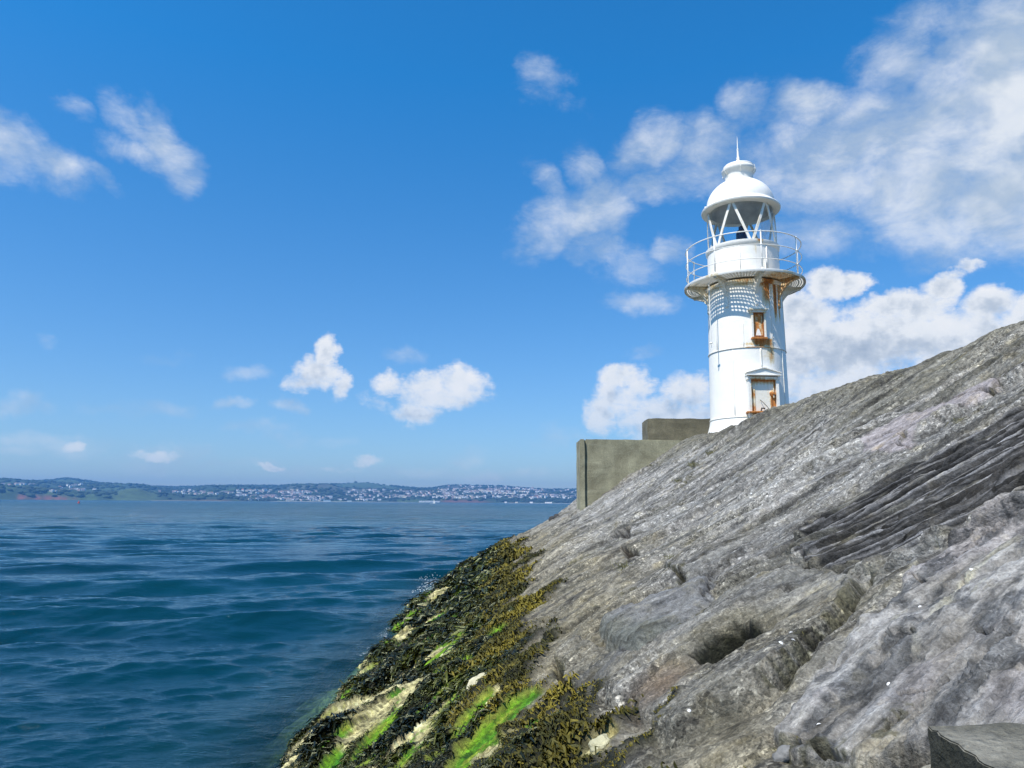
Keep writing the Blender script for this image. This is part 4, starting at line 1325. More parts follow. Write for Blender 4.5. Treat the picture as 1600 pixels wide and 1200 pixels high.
for zf in (4.848, 6.68):
    lathe('flange', [(Rt(zf) - .03, zf - .010), (Rt(zf) + .022, zf - .010), (Rt(zf) + .022, zf + .008), (Rt(zf) - .03, zf + .008)], paint, rust=[(18, zf + .1, zf - .3, 40, .55)], seg=160)
lathe('neck_ring', [(.96, 8.44), (1.03, 8.44), (1.05, 8.50), (1.05, 8.545), (.96, 8.545)], paint, rust=[(0, 8.7, 8.3, 26, .55), (38, 8.7, 8.2, 16, .9), (-50, 8.7, 8.3, 10, .5)], seg=128)

def panel(name, phi, wdeg, z0, z1, r_, t, mat=paint, parent=LH, rust=None, n=6, nz=2):
    """curved plate hugging the tower"""
    ph = np.linspace(phi - wdeg / 2, phi + wdeg / 2, n + 1)
    V, Fc = [], []
    zs = np.linspace(z0, z1, nz)
    for layer, rr in ((0, 0.0), (1, t)):
        for z in zs:
            for p in ph:
                V.append(P(p, (r_(z) if callable(r_) else r_) + rr, z))
    m_, W_ = n + 1, nz
    idx = lambda l, i, j: l * W_ * m_ + i * m_ + j
    for i in range(W_ - 1):
        for j in range(n):
            Fc.append((idx(1, i, j), idx(1, i, j + 1), idx(1, i + 1, j + 1), idx(1, i + 1, j)))
            Fc.append((idx(0, i, j), idx(0, i + 1, j), idx(0, i + 1, j + 1), idx(0, i, j + 1)))
    for j in range(n):
        Fc.append((idx(0, 0, j), idx(0, 0, j + 1), idx(1, 0, j + 1), idx(1, 0, j)))
        Fc.append((idx(1, W_ - 1, j), idx(1, W_ - 1, j + 1), idx(0, W_ - 1, j + 1), idx(0, W_ - 1, j)))
    for i in range(W_ - 1):
        Fc.append((idx(0, i, 0), idx(1, i, 0), idx(1, i + 1, 0), idx(0, i + 1, 0)))
        Fc.append((idx(1, i, n), idx(0, i, n), idx(0, i + 1, n), idx(1, i + 1, n)))
    o = mesh_from(name, V, Fc, mat)
    o.parent = parent
    if rust is not None:
        v = np.array(V); phv = np.degrees(np.arctan2(v[:, 0], -v[:, 1]))
        add_attr(o.data, 'rust', rust_at(phv, v[:, 2] + LZ, rust) if not isinstance(rust, float) else np.full(len(V), rust))
    return o
# vertical butt straps between the iron plates
for ph, z0, z1, w in ((41, 6.70, 8.44, 1.5), (-3.5, 6.70, 7.4, 1.2), (-48, 6.70, 8.44, 1.5), (20.5, 6.12, 6.66, 2.2), (-20, 4.86, 6.66, 1.0), (62, 4.86, 6.66, 1.5), (84, 6.70, 8.44, 1.5)):
    panel('butt_strap', ph, w, z0, z1, Rt, .012 if ph > 10 else .005, rust=[(ph, z1 + .1, z0, 6, .12)], n=2, nz=6)
# studs along the strap by the window
bm = bmesh.new()
for z in np.arange(6.85, 7.75, .11):
    p = P(43.6, Rt(z) + .004, z)
    bmesh.ops.create_icosphere(bm, subdivisions=1, radius=.016, matrix=Matrix.Translation(p))
o = bm_obj('rivets', bm, paint_plain, LH)

# door
def flat_box(bm, phi, rr, z0, z1, wd, t, off=0.0):
    """upright box tangent to the tower at phi"""
    a = math.radians(phi)
    rad = Vector((math.sin(a), -math.cos(a), 0)); tan = Vector((math.cos(a), math.sin(a), 0))
    c = rad * (rr + t / 2) + tan * off + Vector((0, 0, (z0 + z1) / 2 - LZ))
    m = Matrix((tan, rad, Vector((0, 0, 1)))).transposed().to_4x4(); m.translation = c
    bmesh.ops.create_cube(bm, size=1.0, matrix=m @ Matrix.Diagonal((wd, t, z1 - z0, 1)))
def rust_obj(o, f, sub=0):
    """rust from a function of the local point"""
    if sub:
        bm = bmesh.new(); bm.from_mesh(o.data)
        bmesh.ops.subdivide_edges(bm, edges=bm.edges[:], cuts=sub, use_grid_fill=True)
        bm.to_mesh(o.data); bm.free()
    add_attr(o.data, 'rust', [f(v.co) for v in o.data.vertices])
    return o
DPH = 20.5
def door_local(co):
    a = math.radians(DPH)
    return co.x * math.cos(a) + co.y * math.sin(a), co.z + LZ
RD = .985
bm = bmesh.new()
for s in (-1, 1):
    flat_box(bm, DPH, RD, 4.15, 5.86, .07, .12, s * .365)
flat_box(bm, DPH, RD, 5.80, 5.875, .70, .122)
fr = bm_obj('door_frame', bm, paint, LH)
def frr(co):
    x, z = door_local(co)
    e = .38 * ss(.345, .325, abs(x)) * (1 if x < 0 else .3) + .4 * ss(5.86, 5.80, z) * (z > 5.78)
    return float(np.clip(e * .8 + .1, 0, 1))
rust_obj(fr, frr, 7)
bm = bmesh.new(); flat_box(bm, DPH, RD + .02, 4.15, 5.80, .66, .03)
dr = bm_obj('door', bm, rust_m, LH)
def drr(co):
    x, z = door_local(co)
    e = max(ss(.10, .0, .33 - abs(x)) * (.62 if x < 0 else .85), ss(.16, .0, 5.80 - z) * .8, ss(5.05, 4.6, z) * .45, .9 * ss(.07, .02, abs(x - .235)) * ss(5.5, 5.3, z) * ss(4.5, 5.0, z))
    return float(e) + .07
rust_obj(dr, drr, 22)
bm = bmesh.new(); flat_box(bm, DPH, RD + .05, 4.15, 5.78, .10, .012, -.265)
st = bm_obj('door_stile', bm, rust_m, dr); rust_obj(st, lambda c: .22 + .5 * math.sin(c.z * 9) ** 2, 8)
for z in (5.45, 4.95):
    bm = bmesh.new(); flat_box(bm, DPH, RD + .062, z, z + .16, .05, .016, -.31)
    h_ = bm_obj('hinge', bm, rust_m, dr); rust_obj(h_, lambda c: .75, 1)
# lock boss and ring
bm = bmesh.new()
a = math.radians(DPH); rad = Vector((math.sin(a), -math.cos(a), 0)); tan = Vector((math.cos(a), math.sin(a), 0))
mR = Matrix((tan, Vector((0, 0, 1)), rad)).transposed().to_4x4()
mR.translation = rad * (RD + .075) + tan * .25 + Vector((0, 0, 5.44 - LZ))
bmesh.ops.create_cone(bm, cap_ends=True, segments=20, radius1=.085, radius2=.07, depth=.05, matrix=mR)
mR2 = mR.copy(); mR2.translation = mR.translation + rad * .04
bmesh.ops.create_cone(bm, cap_ends=True, segments=14, radius1=.035, radius2=.03, depth=.05, matrix=mR2)
hd = bm_obj('door_lock', bm, rust_m, dr); rust_obj(hd, lambda c: .85 if c.z < 5.47 - LZ else .5, 0)
bm = bmesh.new(); flat_box(bm, DPH, RD + .10, 5.33, 5.58, .022, .022, .255)
hd = bm_obj('handle', bm, rust_m, dr); rust_obj(hd, lambda c: .25, 1)
# pediment
bm = bmesh.new()
def prism(bm, phi, rr, pts, t):
    a = math.radians(phi)
    rad = Vector((math.sin(a), -math.cos(a), 0)); tan = Vector((math.cos(a), math.sin(a), 0))
    f = [bm.verts.new(rad * (rr + t) + tan * x + Vector((0, 0, z - LZ))) for x, z in pts]
    b_ = [bm.verts.new(rad * rr + tan * x + Vector((0, 0, z - LZ))) for x, z in pts]
    bm.faces.new(f); bm.faces.new(b_[::-1])
    n = len(pts)
    for i in range(n):
        bm.faces.new((f[i], b_[i], b_[(i + 1) % n], f[(i + 1) % n]))
prism(bm, DPH, .96, [(-.43, 5.925), (.43, 5.925), (.43, 5.965), (0, 6.09), (-.43, 5.965)], .20)
prism(bm, DPH, .96, [(-.455, 5.966), (-.455, 5.985), (0, 6.115), (.455, 5.985), (.455, 5.966), (0, 6.092)], .235)
prism(bm, DPH, .96, [(-.45, 5.90), (.45, 5.90), (.45, 5.922), (-.45, 5.922)], .23)
pd = bm_obj('pediment', bm, paint, LH); rust_obj(pd, lambda c: .06, 0)
for s in (-1, 1):
    bm = bmesh.new(); prism(bm, DPH, .98, [(s * .40 - .03, 5.80), (s * .40 + .03, 5.80), (s * .40 + .03, 5.897), (s * .40 - .03, 5.897)], .15)
    pp = bm_obj('pediment_bracket', bm, paint, LH); rust_obj(pp, lambda c: .1, 0)
# rusty step plate left of the door, with a bent stay
bm = bmesh.new()
flat_box(bm, 8, 1.02, 4.925, 4.955, .58, .26, .06)
flat_box(bm, 10, 1.02, 4.40, 4.925, .30, .09, .10)
stp_ = bm_obj('rusty_step', bm, rust_m, LH); rust_obj(stp_, lambda c: .80, 5)
def tube(bm, pts, r_, seg=8, cap=True):
    pts = [Vector(p) for p in pts]
    rings = []
    for i, p in enumerate(pts):
        d = (pts[min(i + 1, len(pts) - 1)] - pts[max(i - 1, 0)]).normalized()
        u_ = d.cross(Vector((0, 0, 1)))
        if u_.length < 1e-3: u_ = d.cross(Vector((1, 0, 0)))
        u_.normalize(); w_ = d.cross(u_)
        rings.append([bm.verts.new(p + (u_ * math.cos(t * 2 * math.pi / seg) + w_ * math.sin(t * 2 * math.pi / seg)) * r_) for t in range(seg)])
    for A_, B_ in zip(rings, rings[1:]):
        for t in range(seg):
            bm.faces.new((A_[t], A_[(t + 1) % seg], B_[(t + 1) % seg], B_[t]))
    if cap:
        bm.faces.new(rings[0][::-1]); bm.faces.new(rings[-1])
bm = bmesh.new(); tube(bm, [P(20, 1.26, 4.93), P(22, 1.28, 5.02), P(20, 1.2, 5.12), P(17, 1.12, 5.22), P(15.5, 1.06, 5.27)], .009, 6)
tube(bm, [P(14, 1.2, 4.95), P(15, 1.2, 5.04), P(19, 1.2, 5.03)], .02, 6)
rr_ = bm_obj('bent_stay', bm, iron_dark, LH)

# window
WPH = 18.5
bm = bmesh.new()
for s in (-1, 1): flat_box(bm, WPH, .965, 6.93, 7.60, .045, .11, s * .165)
flat_box(bm, WPH, .965, 7.60, 7.66, .42, .13)
flat_box(bm, WPH, .965, 7.662, 7.70, .50, .17)
wf = bm_obj('window_frame', bm, paint, LH); rust_obj(wf, lambda c: .28 if c.z > 7.5 - LZ else .14, 6)
bm = bmesh.new(); flat_box(bm, WPH, .975, 6.96, 7.598, .284, .03)
wp = bm_obj('window_plate', bm, rust_m, LH); rust_obj(wp, lambda c: .66 + .22 * math.sin(c.x * 40 + 3) * math.sin(c.z * 17), 12)
bm = bmesh.new()
for s in (-1, 1): flat_box(bm, WPH, 1.006, 6.96, 7.597, .022, .03, s * .128)
flat_box(bm, WPH, 1.006, 7.575, 7.597, .232, .03); flat_box(bm, WPH, 1.006, 6.962, 6.985, .232, .03)
wr = bm_obj('window_rim', bm, rust_m, LH); rust_obj(wr, lambda c: .95, 4)
bm = bmesh.new(); flat_box(bm, WPH, .965, 6.885, 6.928, .40, .15)
wsl = bm_obj('window_sill', bm, rust_m, LH); rust_obj(wsl, lambda c: .85, 6)

# hanging rod
bm = bmesh.new(); tube(bm, [P(-41, 1.36, 8.52), P(-41, 1.36, 7.0), P(-41, 1.36, 6.86)], .013, 8)
tube(bm, [P(-43, 1.36, 6.84), P(-39, 1.36, 6.84)], .022, 6); tube(bm, [P(-41, 1.36, 6.80), P(-41.5, 1.36, 6.72)], .018, 6)
bm_obj('hanging_rod', bm, paint_plain, LH)

# gallery with its pierced floor
GZ = 8.60
def gallery():
    n_sec, ncol, bands_ = 8, 11, [(1.075, 1.245), (1.265, 1.425), (1.445, 1.565)]
    rows_ = [3, 3, 2]
    V, Fc = [], []
    def vert(r_, ph, z):
        V.append(P(ph, r_, z)); return len(V) - 1
    solid = 5.0                                     # half degrees kept solid above each bracket
    Zt, Zb = GZ + .012, GZ - .012
    for s in range(n_sec):
        pa = 18 + s * 45 + solid * .75; pb = 18 + (s + 1) * 45 - solid * .75
        # solid strip over bracket
        for (ra, rb) in ((.95, 1.60),):
            for q in range(4):
                p_a = 18 + s * 45 - solid * .75 + q * solid * 1.5 / 4; p_b = p_a + solid * 1.5 / 4
                ids = [vert(ra, p_a, Zt), vert(rb, p_a, Zt), vert(rb, p_b, Zt), vert(ra, p_b, Zt)]
                Fc.append(ids[::-1])
                ids = [vert(ra, p_a, Zb), vert(rb, p_a, Zb), vert(rb, p_b, Zb), vert(ra, p_b, Zb)]
                Fc.append(ids)
        # solid rings between the pierced bands
        for (ra, rb) in ((.95, 1.075), (1.245, 1.265), (1.425, 1.445), (1.565, 1.60)):
            for q in range(ncol):
                p_a = pa + (pb - pa) * q / ncol; p_b = pa + (pb - pa) * (q + 1) / ncol
                Fc.append([vert(rb, p_a, Zt), vert(ra, p_a, Zt), vert(ra, p_b, Zt), vert(rb, p_b, Zt)])
                Fc.append([vert(ra, p_a, Zb), vert(rb, p_a, Zb), vert(rb, p_b, Zb), vert(ra, p_b, Zb)])
        for (ra, rb), nr in zip(bands_, rows_):
            for i in range(nr):
                r0 = ra + (rb - ra) * i / nr; r1 = ra + (rb - ra) * (i + 1) / nr
                for q in range(ncol):
                    p0 = pa + (pb - pa) * q / ncol; p1 = pa + (pb - pa) * (q + 1) / ncol
                    rm, pm = (r0 + r1) / 2, (p0 + p1) / 2
                    outer = [(r0, p0), (r0, pm), (r0, p1), (rm, p1), (r1, p1), (r1, pm), (r1, p0), (rm, p0)]
                    hr, hp = (r1 - r0) * .43, (p1 - p0) * .42
                    inner = [(rm + hr * x, pm + hp * y) for x, y in ((-.72, -.72), (-1, 0), (-.72, .72), (0, 1), (.72, .72), (1, 0), (.72, -.72), (0, -1))]
                    ot = [vert(a_, b_, Zt) for a_, b_ in outer]; it = [vert(a_, b_, Zt) for a_, b_ in inner]
                    ob = [vert(a_, b_, Zb) for a_, b_ in outer]; ib = [vert(a_, b_, Zb) for a_, b_ in inner]
                    for j in range(8):
                        j2 = (j + 1) % 8
                        Fc.append([ot[j], it[j], it[j2], ot[j2]])
                        Fc.append([ob[j], ob[j2], ib[j2], ib[j]])
                        Fc.append([it[j], ib[j], ib[j2], it[j2]])
    return V, Fc
V_, F_ = gallery()
gf = mesh_from('gallery_floor', V_, F_, paint); gf.parent = LH
va = np.array(V_); phg = np.degrees(np.arctan2(va[:, 0], -va[:, 1]))
add_attr(gf.data, 'rust', .50 * ss(30, 8, np.abs(phg - 48)) + .25 * ss(20, 5, np.abs(phg + 70)))
lathe('gallery_rim', [(1.597, 8.560), (1.615, 8.560), (1.622, 8.575), (1.622, 8.625), (1.61, 8.632), (1.597, 8.625)], paint, rust=[(-85, 8.7, 8.3, 20, .5), (80, 8.7, 8.3, 25, .55), (-30, 8.7, 8.3, 12, .3), (45, 8.7, 8.3, 12, .35)], seg=160, closed=True)
br0 = None
def bracket(phi):
    bm = bmesh.new()
    a = math.radians(phi)
    rad = Vector((math.sin(a), -math.cos(a), 0)); tan = Vector((math.cos(a), math.sin(a), 0))
    def pt(r_, z, o_): return rad * r_ + tan * o_ + Vector((0, 0, z - LZ))
    n = 12
    web = []
    for i in range(n + 1):
        t = i / n * math.pi / 2
        r_ = .98 + .60 * (1 - math.cos(t)) ** .9
        z = 7.92 + .60 * math.sin(t) ** 1.1
        web.append((r_, z))
    for (ins, thick) in ((0.0, .085),):
        top_f = []
        L_ = [bm.verts.new(pt(r_, z, -thick / 2)) for r_, z in web]; R_ = [bm.verts.new(pt(r_, z, thick / 2)) for r_, z in web]
        web2 = [(r_ - .028 * math.sin(i / n * 1.57) * .3 - .004, z + .024) for i, (r_, z) in enumerate(web)]
        L2 = [bm.verts.new(pt(r_, z, -thick / 2)) for r_, z in web2]; R2 = [bm.verts.new(pt(r_, z, thick / 2)) for r_, z in web2]
        for i in range(n):
            bm.faces.new((L_[i], R_[i], R_[i + 1], L_[i + 1])); bm.faces.new((L2[i], L2[i + 1], R2[i + 1], R2[i]))
            bm.faces.new((L_[i], L_[i + 1], L2[i + 1], L2[i])); bm.faces.new((R_[i], R2[i], R2[i + 1], R_[i + 1]))
    # web plate with an opening: built as two strips
    th = .022
    for off_ in (-th / 2, th / 2):
        lo = [bm.verts.new(pt(r_, z + .012, off_)) for r_, z in web]
        hi = [bm.verts.new(pt(r_, min(8.575, z + .17 + .10 * math.sin(i / n * math.pi)), off_)) for i, (r_, z) in enumerate(web)]
        for i in range(n):
            bm.faces.new((lo[i], lo[i + 1], hi[i + 1], hi[i]))
    # top bar and wall bar
    for (r0, r1, z0, z1, w) in ((.99, 1.585, 8.535, 8.586, .07), (.985, 1.03, 7.86, 8.535, .09)):
        m = Matrix((tan, rad, Vector((0, 0, 1)))).transposed().to_4x4(); m.translation = pt((r0 + r1) / 2, (z0 + z1) / 2, 0)
        bmesh.ops.create_cube(bm, size=1.0, matrix=m @ Matrix.Diagonal((w, r1 - r0, z1 - z0, 1)))
    # small boss at the foot and flower ring
    m = Matrix.Translation(pt(1.0, 7.85, 0)); bmesh.ops.create_icosphere(bm, subdivisions=2, radius=.05, matrix=m)
    o = bm_obj('bracket', bm, paint, LH)
    rs = {63: .55, -72: .35, 18: .16, -27: .25}.get(phi, .2)
    rust_obj(o, lambda c: rs * (1 if c.z > 4.1 or phi == 63 else .4))
    return o
for i in range(8):
    ph = 18 + 45 * i
    bracket(ph if ph <= 180 else ph - 360)

# railing: eight posts, three rails
for i in range(8):
    ph = 18 + 45 * i
    bm = bmesh.new()
    tube(bm, [P(ph, 1.55, 8.61), P(ph, 1.55, 9.68)], .017, 8)
    bmesh.ops.create_icosphere(bm, subdivisions=2, radius=.028, matrix=Matrix.Translation(P(ph, 1.55, 9.30)))
    bmesh.ops.create_icosphere(bm, subdivisions=2, radius=.026, matrix=Matrix.Translation(P(ph, 1.55, 8.92)))
    bmesh.ops.create_icosphere(bm, subdivisions=2, radius=.028, matrix=Matrix.Translation(P(ph, 1.55, 9.67)))
    bmesh.ops.create_cone(bm, cap_ends=True, segments=12, radius1=.034, radius2=.022, depth=.06, matrix=Matrix.Translation(P(ph, 1.55, 8.645)))
    po = bm_obj('rail_post', bm, paint_plain, LH, smooth=True)
for z, rr in ((9.67, .015), (9.30, .012), (8.92, .012)):
    bm = bmesh.new()
    tube(bm, [P(t, 1.55, z) for t in np.linspace(0, 360, 97)], rr, 8, cap=False)
    bm_obj('rail', bm, paint_plain, LH, smooth=True)

# lamp room
DR = [(20, 9.6, 9.2, 6, .2), (30, 9.7, 9.55, 10, .5)]
lathe('lantern_wall', fine([(.955, 8.615), (.955, 9.52)], .06), paint, rust=DR, seg=160)
lathe('lantern_sill', [(.95, 9.52), (.985, 9.56), (1.0, 9.63), (1.0, 9.665), (.90, 9.675), (.86, 9.64), (.86, 9.52)], paint, rust=[(28, 9.8, 9.5, 8, .7)], seg=160)
for ph in (-4, 41, -49, 86):
    panel('lantern_strap', ph, 2.0, 8.62, 9.51, .955, .012, rust=.05, n=2, nz=2)
# pipe on the lantern wall
bm = bmesh.new(); tube(bm, [P(36, .99, 8.62), P(36, .99, 9.12)], .02, 8); bm_obj('vent_pipe', bm, paint_plain, LH)
glass_m, k, b = material('lantern_glass')
lw = k.new('ShaderNodeLayerWeight'); lw.inputs[0].default_value = .35
tr_ = k.new('ShaderNodeBsdfTransparent'); tr_.inputs[0].default_value = (.97, .99, .99, 1)
gl_ = k.new('ShaderNodeBsdfGlossy'); gl_.inputs['Roughness'].default_value = .04
mx_ = k.new('ShaderNodeMixShader')
k.put(mx_.inputs[0], k.math('MULTIPLY_ADD', lw.outputs['Fresnel'], .35, .01, clamp=True)); k.put(mx_.inputs[1], tr_.outputs[0]); k.put(mx_.inputs[2], gl_.outputs[0])
k.put(k.n['Material Output'].inputs['Surface'], mx_.outputs[0])
for i in range(12):
    p0, p1 = -14 + 30 * i + .4, -14 + 30 * (i + 1) - .4
    lathe('glass_pane', [(.885, 9.675), (.885, 10.79)], glass_m, p0=p0, p1=p1, seg=6)
for i in range(6):
    for s in (-1, 1):
        bm = bmesh.new()
        tp, bt = -14 + 60 * i + s * 2.0, -14 + 60 * i + s * 27.5
        a0, a1 = Vector(P(tp, .915, 10.77)), Vector(P(bt, .925, 9.66))
        n = 8
        pts = []
        for q in range(n + 1):
            t = q / n
            pts.append(P(tp + (bt - tp) * t, .918 + .004 * t, 10.77 - 1.10 * t))
        # flat bar: rectangular section
        d_ = (a1 - a0).normalized()
        ringL = []
        for p in pts:
            p = Vector(p); rad_ = Vector((p.x, p.y, 0)).normalized(); si = d_.cross(rad_).normalized()
            ringL.append([bm.verts.new(p + si * sx * .034 + rad_ * sy * .014) for sx, sy in ((-1, -1), (1, -1), (1, 1), (-1, 1))])
        for A_, B_ in zip(ringL, ringL[1:]):
            for t in range(4): bm.faces.new((A_[t], A_[(t + 1) % 4], B_[(t + 1) % 4], B_[t]))
        bm.faces.new(ringL[0][::-1]); bm.faces.new(ringL[-1])
        bo = bm_obj('glazing_bar', bm, paint, LH); rust_obj(bo, lambda c: .16)
# dome
lathe('brim', [(.86, 10.79), (.90, 10.765), (.95, 10.755), (1.03, 10.765), (1.075, 10.80), (1.085, 10.84), (1.07, 10.865), (1.03, 10.885), (.99, 10.93), (.965, 10.955)], paint, rust=[(-40, 10.9, 10.7, 12, .15)], seg=160)
dome = [(.965, 10.955)] + [(.93 * math.cos(t), 10.97 + .80 * math.sin(t)) for t in np.linspace(0.02, 1.13, 22)]
lathe('dome', dome, paint, rust=[(0, 9, 8, 1, 0)], seg=160)
lathe('dome_lining', [(.89, 10.79)] + [(.87 * math.cos(t), 10.80 + .70 * math.sin(t)) for t in np.linspace(0.02, 1.5, 14)], grey_ceiling, seg=96)
VZ = 11.70
lathe('ventilator', [(.405, 11.66), (.405, 11.72), (.385, 11.725), (.385, 11.86), (.40, 11.92), (.45, 11.98), (.475, 12.02), (.475, 12.06), (.46, 12.075)], paint, rust=[(-50, 12.1, 11.7, 20, .12)], seg=96)
lathe('ventilator_cap', [(.46, 12.078), (.44, 12.10), (.425, 12.13), (.425, 12.165), (.40, 12.19), (.30, 12.235), (.18, 12.28), (.09, 12.33), (.05, 12.38), (.045, 12.41)], paint, rust=[(0, 9, 8, 1, 0)], seg=96)
lathe('lightning_spike', [(.055, 12.41), (.04, 12.45), (.032, 12.50), (.024, 12.70), (.030, 12.705), (.030, 12.73), (.018, 12.74), (.012, 12.95), (.004, 13.10), (.0005, 13.12)], paint_plain, seg=16)
for i in range(6):
    ph = 8 + 60 * i
    bm = bmesh.new(); tube(bm, [P(ph, .40, 11.88), P(ph, .45, 11.93), P(ph, .485, 12.0), P(ph, .46, 12.13)], .012, 6)
    bm_obj('cap_stay', bm, paint_plain, LH)
bm = bmesh.new()
bmesh.ops.create_icosphere(bm, subdivisions=1, radius=.03, matrix=Matrix.Translation(P(-78, .97, 10.99)))
tube(bm, [P(-78, .95, 10.93), P(-78, .98, 11.0)], .02, 6); bm_obj('lifting_eye', bm, paint_plain, LH)
# lamp
lathe('lamp', [(.12, 9.0), (.16, 9.05), (.16, 9.15), (.12, 9.2), (.10, 9.62), (.15, 9.68), (.15, 10.16), (.14, 10.22), (.12, 10.25), (.075, 10.26), (.075, 10.36), (.04, 10.39), (.0005, 10.39)], lamp_m, seg=32)
lathe('lamp_room_floor', [(.93, 9.30), (.0005, 9.30)], paint_plain, seg=48)

# ------------------------------------------------------------------ concrete walls
def concrete_mat(name, base, dark, lightc, stain=.6, sc=1.0, side=None, bd_=.006):
    m, k, b = material(name)
    oc = k.obj()
    n = k.noise(oc, 1.6 * sc, 7, .62, .4)
    st = k.noise(k.mapping(oc, sc=(1, 1, .14)), 3.2 * sc, 5, .6)
    bd = k.noise(k.mapping(oc, sc=(.15, .15, 1.0)), 6 * sc, 4, .6)
    f = k.noise(oc, 42, 5, .7)
    c = k.mix(k.rng(n, .35, .68), dark, base)
    c = k.mix(k.rng(st, .45, .72, 0, stain), c, dark)
    c = k.mix(k.rng(bd, .55, .75, 0, .45), c, lightc)
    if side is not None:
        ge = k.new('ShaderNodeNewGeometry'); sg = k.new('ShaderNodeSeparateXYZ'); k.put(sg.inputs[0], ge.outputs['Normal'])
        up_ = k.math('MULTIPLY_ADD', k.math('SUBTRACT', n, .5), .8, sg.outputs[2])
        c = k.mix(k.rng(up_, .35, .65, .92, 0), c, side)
    c = k.mix(k.ramp(k.noise(oc, 4.5, 6, .6, .8), [(0, 0), (.68, 0), (.72, .55), (1, .7)]), c, lightc)
    vs = k.new('ShaderNodeVectorMath', operation='SCALE')
    k.put(vs.inputs[0], c); k.put(vs.inputs['Scale'], k.rng(f, .3, .7, .66, 1.34))
    k.put(b.inputs['Base Color'], vs.outputs[0])
    b.inputs['Roughness'].default_value = .92
    k.put(b.inputs['Normal'], k.bump(k.math('MULTIPLY_ADD', n, 3.0, f), bd_, .9))
    return m
conc1 = concrete_mat('olive_concrete', (.36, .34, .225), (.18, .165, .105), (.46, .44, .31), .6)
conc2 = concrete_mat('dark_concrete', (.20, .18, .12), (.095, .086, .058), (.24, .215, .15), .5)
def rough_box(name, x0, x1, y0, y1, z0, z1, mat, parent, step=.12, amp=.012, bev=.03, loc=(0, 0, 0), chip=.0, fq=1.0):
    """weathered cast block: subdivided, edges worn round, faces uneven"""
    bm = bmesh.new()
    bmesh.ops.create_cube(bm, size=1.0, matrix=Matrix.Translation(((x0 + x1) / 2 - loc[0], (y0 + y1) / 2 - loc[1], (z0 + z1) / 2 - loc[2])) @ Matrix.Diagonal((x1 - x0, y1 - y0, z1 - z0, 1)))
    bmesh.ops.bevel(bm, geom=bm.edges[:], offset=bev, segments=2, affect='EDGES')
    for ax in range(3):
        lo = min(v.co[ax] for v in bm.verts); hi = max(v.co[ax] for v in bm.verts)
        n = int((hi - lo) / step)
        for i in range(1, n):
            co = [0, 0, 0]; no = [0, 0, 0]; co[ax] = lo + (hi - lo) * i / n; no[ax] = 1
            bmesh.ops.bisect_plane(bm, geom=bm.verts[:] + bm.edges[:] + bm.faces[:], plane_co=co, plane_no=no)
    P3 = np.array([v.co[:] for v in bm.verts]) * fq
    nx_ = fbm(P3[:, 1] * 2.1 + P3[:, 2] * 1.7, P3[:, 0] * 2 + P3[:, 2], 501, 4) * amp
    ny_ = fbm(P3[:, 0] * 2.1 + 5, P3[:, 2] * 2 + P3[:, 1], 503, 4) * amp
    nz_ = fbm(P3[:, 0] * 2.1 + 9, P3[:, 1] * 2 + 3, 505, 4) * amp
    for i, v in enumerate(bm.verts):
        v.co += Vector((nx_[i], ny_[i], nz_[i]))
    o = bm_obj(name, bm, mat, parent, smooth=True)
    try: o.data.set_sharp_from_angle(angle=math.radians(50))
    except Exception: pass
    o.location = loc if parent is None else (0, 0, 0)
    return o
w1 = empty('concrete_wall', (3.6, 19.5, 2.2))
tag(w1, 'lower olive concrete wall running from the water side to the lighthouse foot', 'wall')
wl0 = (3.6, 19.5, 2.2)
rough_box('wall_face', 1.945, 5.55, 19.52, 21.66, 1.4, 4.27, conc1, w1, loc=wl0, step=.15)
rough_box('end_pilaster', 1.80, 1.935, 19.45, 20.55, 1.2, 4.262, conc1, w1, loc=wl0, step=.15, bev=.015)
w2 = rough_box('concrete_parapet', 4.02, 6.3, 21.75, 22.75, 3.6, 5.10, conc2, None, step=.12, amp=.02, bev=.05, loc=(5.2, 22.2, 4.2))
tag(w2, 'upper dark weathered concrete parapet just left of the lighthouse', 'wall')

# block at the lower right corner
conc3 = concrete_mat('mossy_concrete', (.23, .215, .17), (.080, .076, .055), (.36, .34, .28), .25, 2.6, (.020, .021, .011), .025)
bl = rough_box('concrete_block', .0, 1.15, -1.45, .0, -.62, .0, conc3, None, step=.022, amp=.006, bev=.003, fq=7.0)
bl.location = (.93, 1.75, 2.115)
bl.rotation_euler = (0, math.radians(-3), math.radians(-5))
tag(bl, 'square-cornered concrete block with a mossy dark side at the lower right corner', 'concrete block')

# ------------------------------------------------------------------ small loose things on the rock
def on_rock(u, v):
    x, y = hit(u, v)
    h, *_ = surface(np.array([x]), np.array([y]))
    a_, b_, c_ = place(np.array([x]), np.array([y]), h)
    return float(a_[0]), float(b_[0]), float(c_[0])
def stone(name, u, v, s, mat, label, cat, sc=(1, 1, .6), seed=0, group=None, sink=.25, rz=0):
    p = on_rock(u, v)
    bm = bmesh.new(); bmesh.ops.create_icosphere(bm, subdivisions=3, radius=1)
    for vt in bm.verts:
        c = vt.co.copy()
        nn = float(fbm(np.array([c.x * 1.1 + seed * 3.1 + c.z]), np.array([c.y * 1.1 + c.z * .7]), 601, 3)[0])
        vt.co = Vector((c.x * sc[0], c.y * sc[1], c.z * sc[2])) * s * (1 + .28 * nn)
    o = bm_obj(name, bm, mat, None, smooth=True)
    o.location = (p[0], p[1], p[2] + s * sc[2] * (1 - 2 * sink) * .6)
    o.rotation_euler = (0, math.radians(-30), rz)
    tag(o, label, cat, group)
    return o
grey_stone = simple_mat('grey_stone', (.17, .165, .155), .85, var=.35, scale=14, bump=.01, bscale=50)
dark_stone = simple_mat('dark_stone', (.035, .033, .032), .75, var=.4, scale=14, bump=.01, bscale=50)
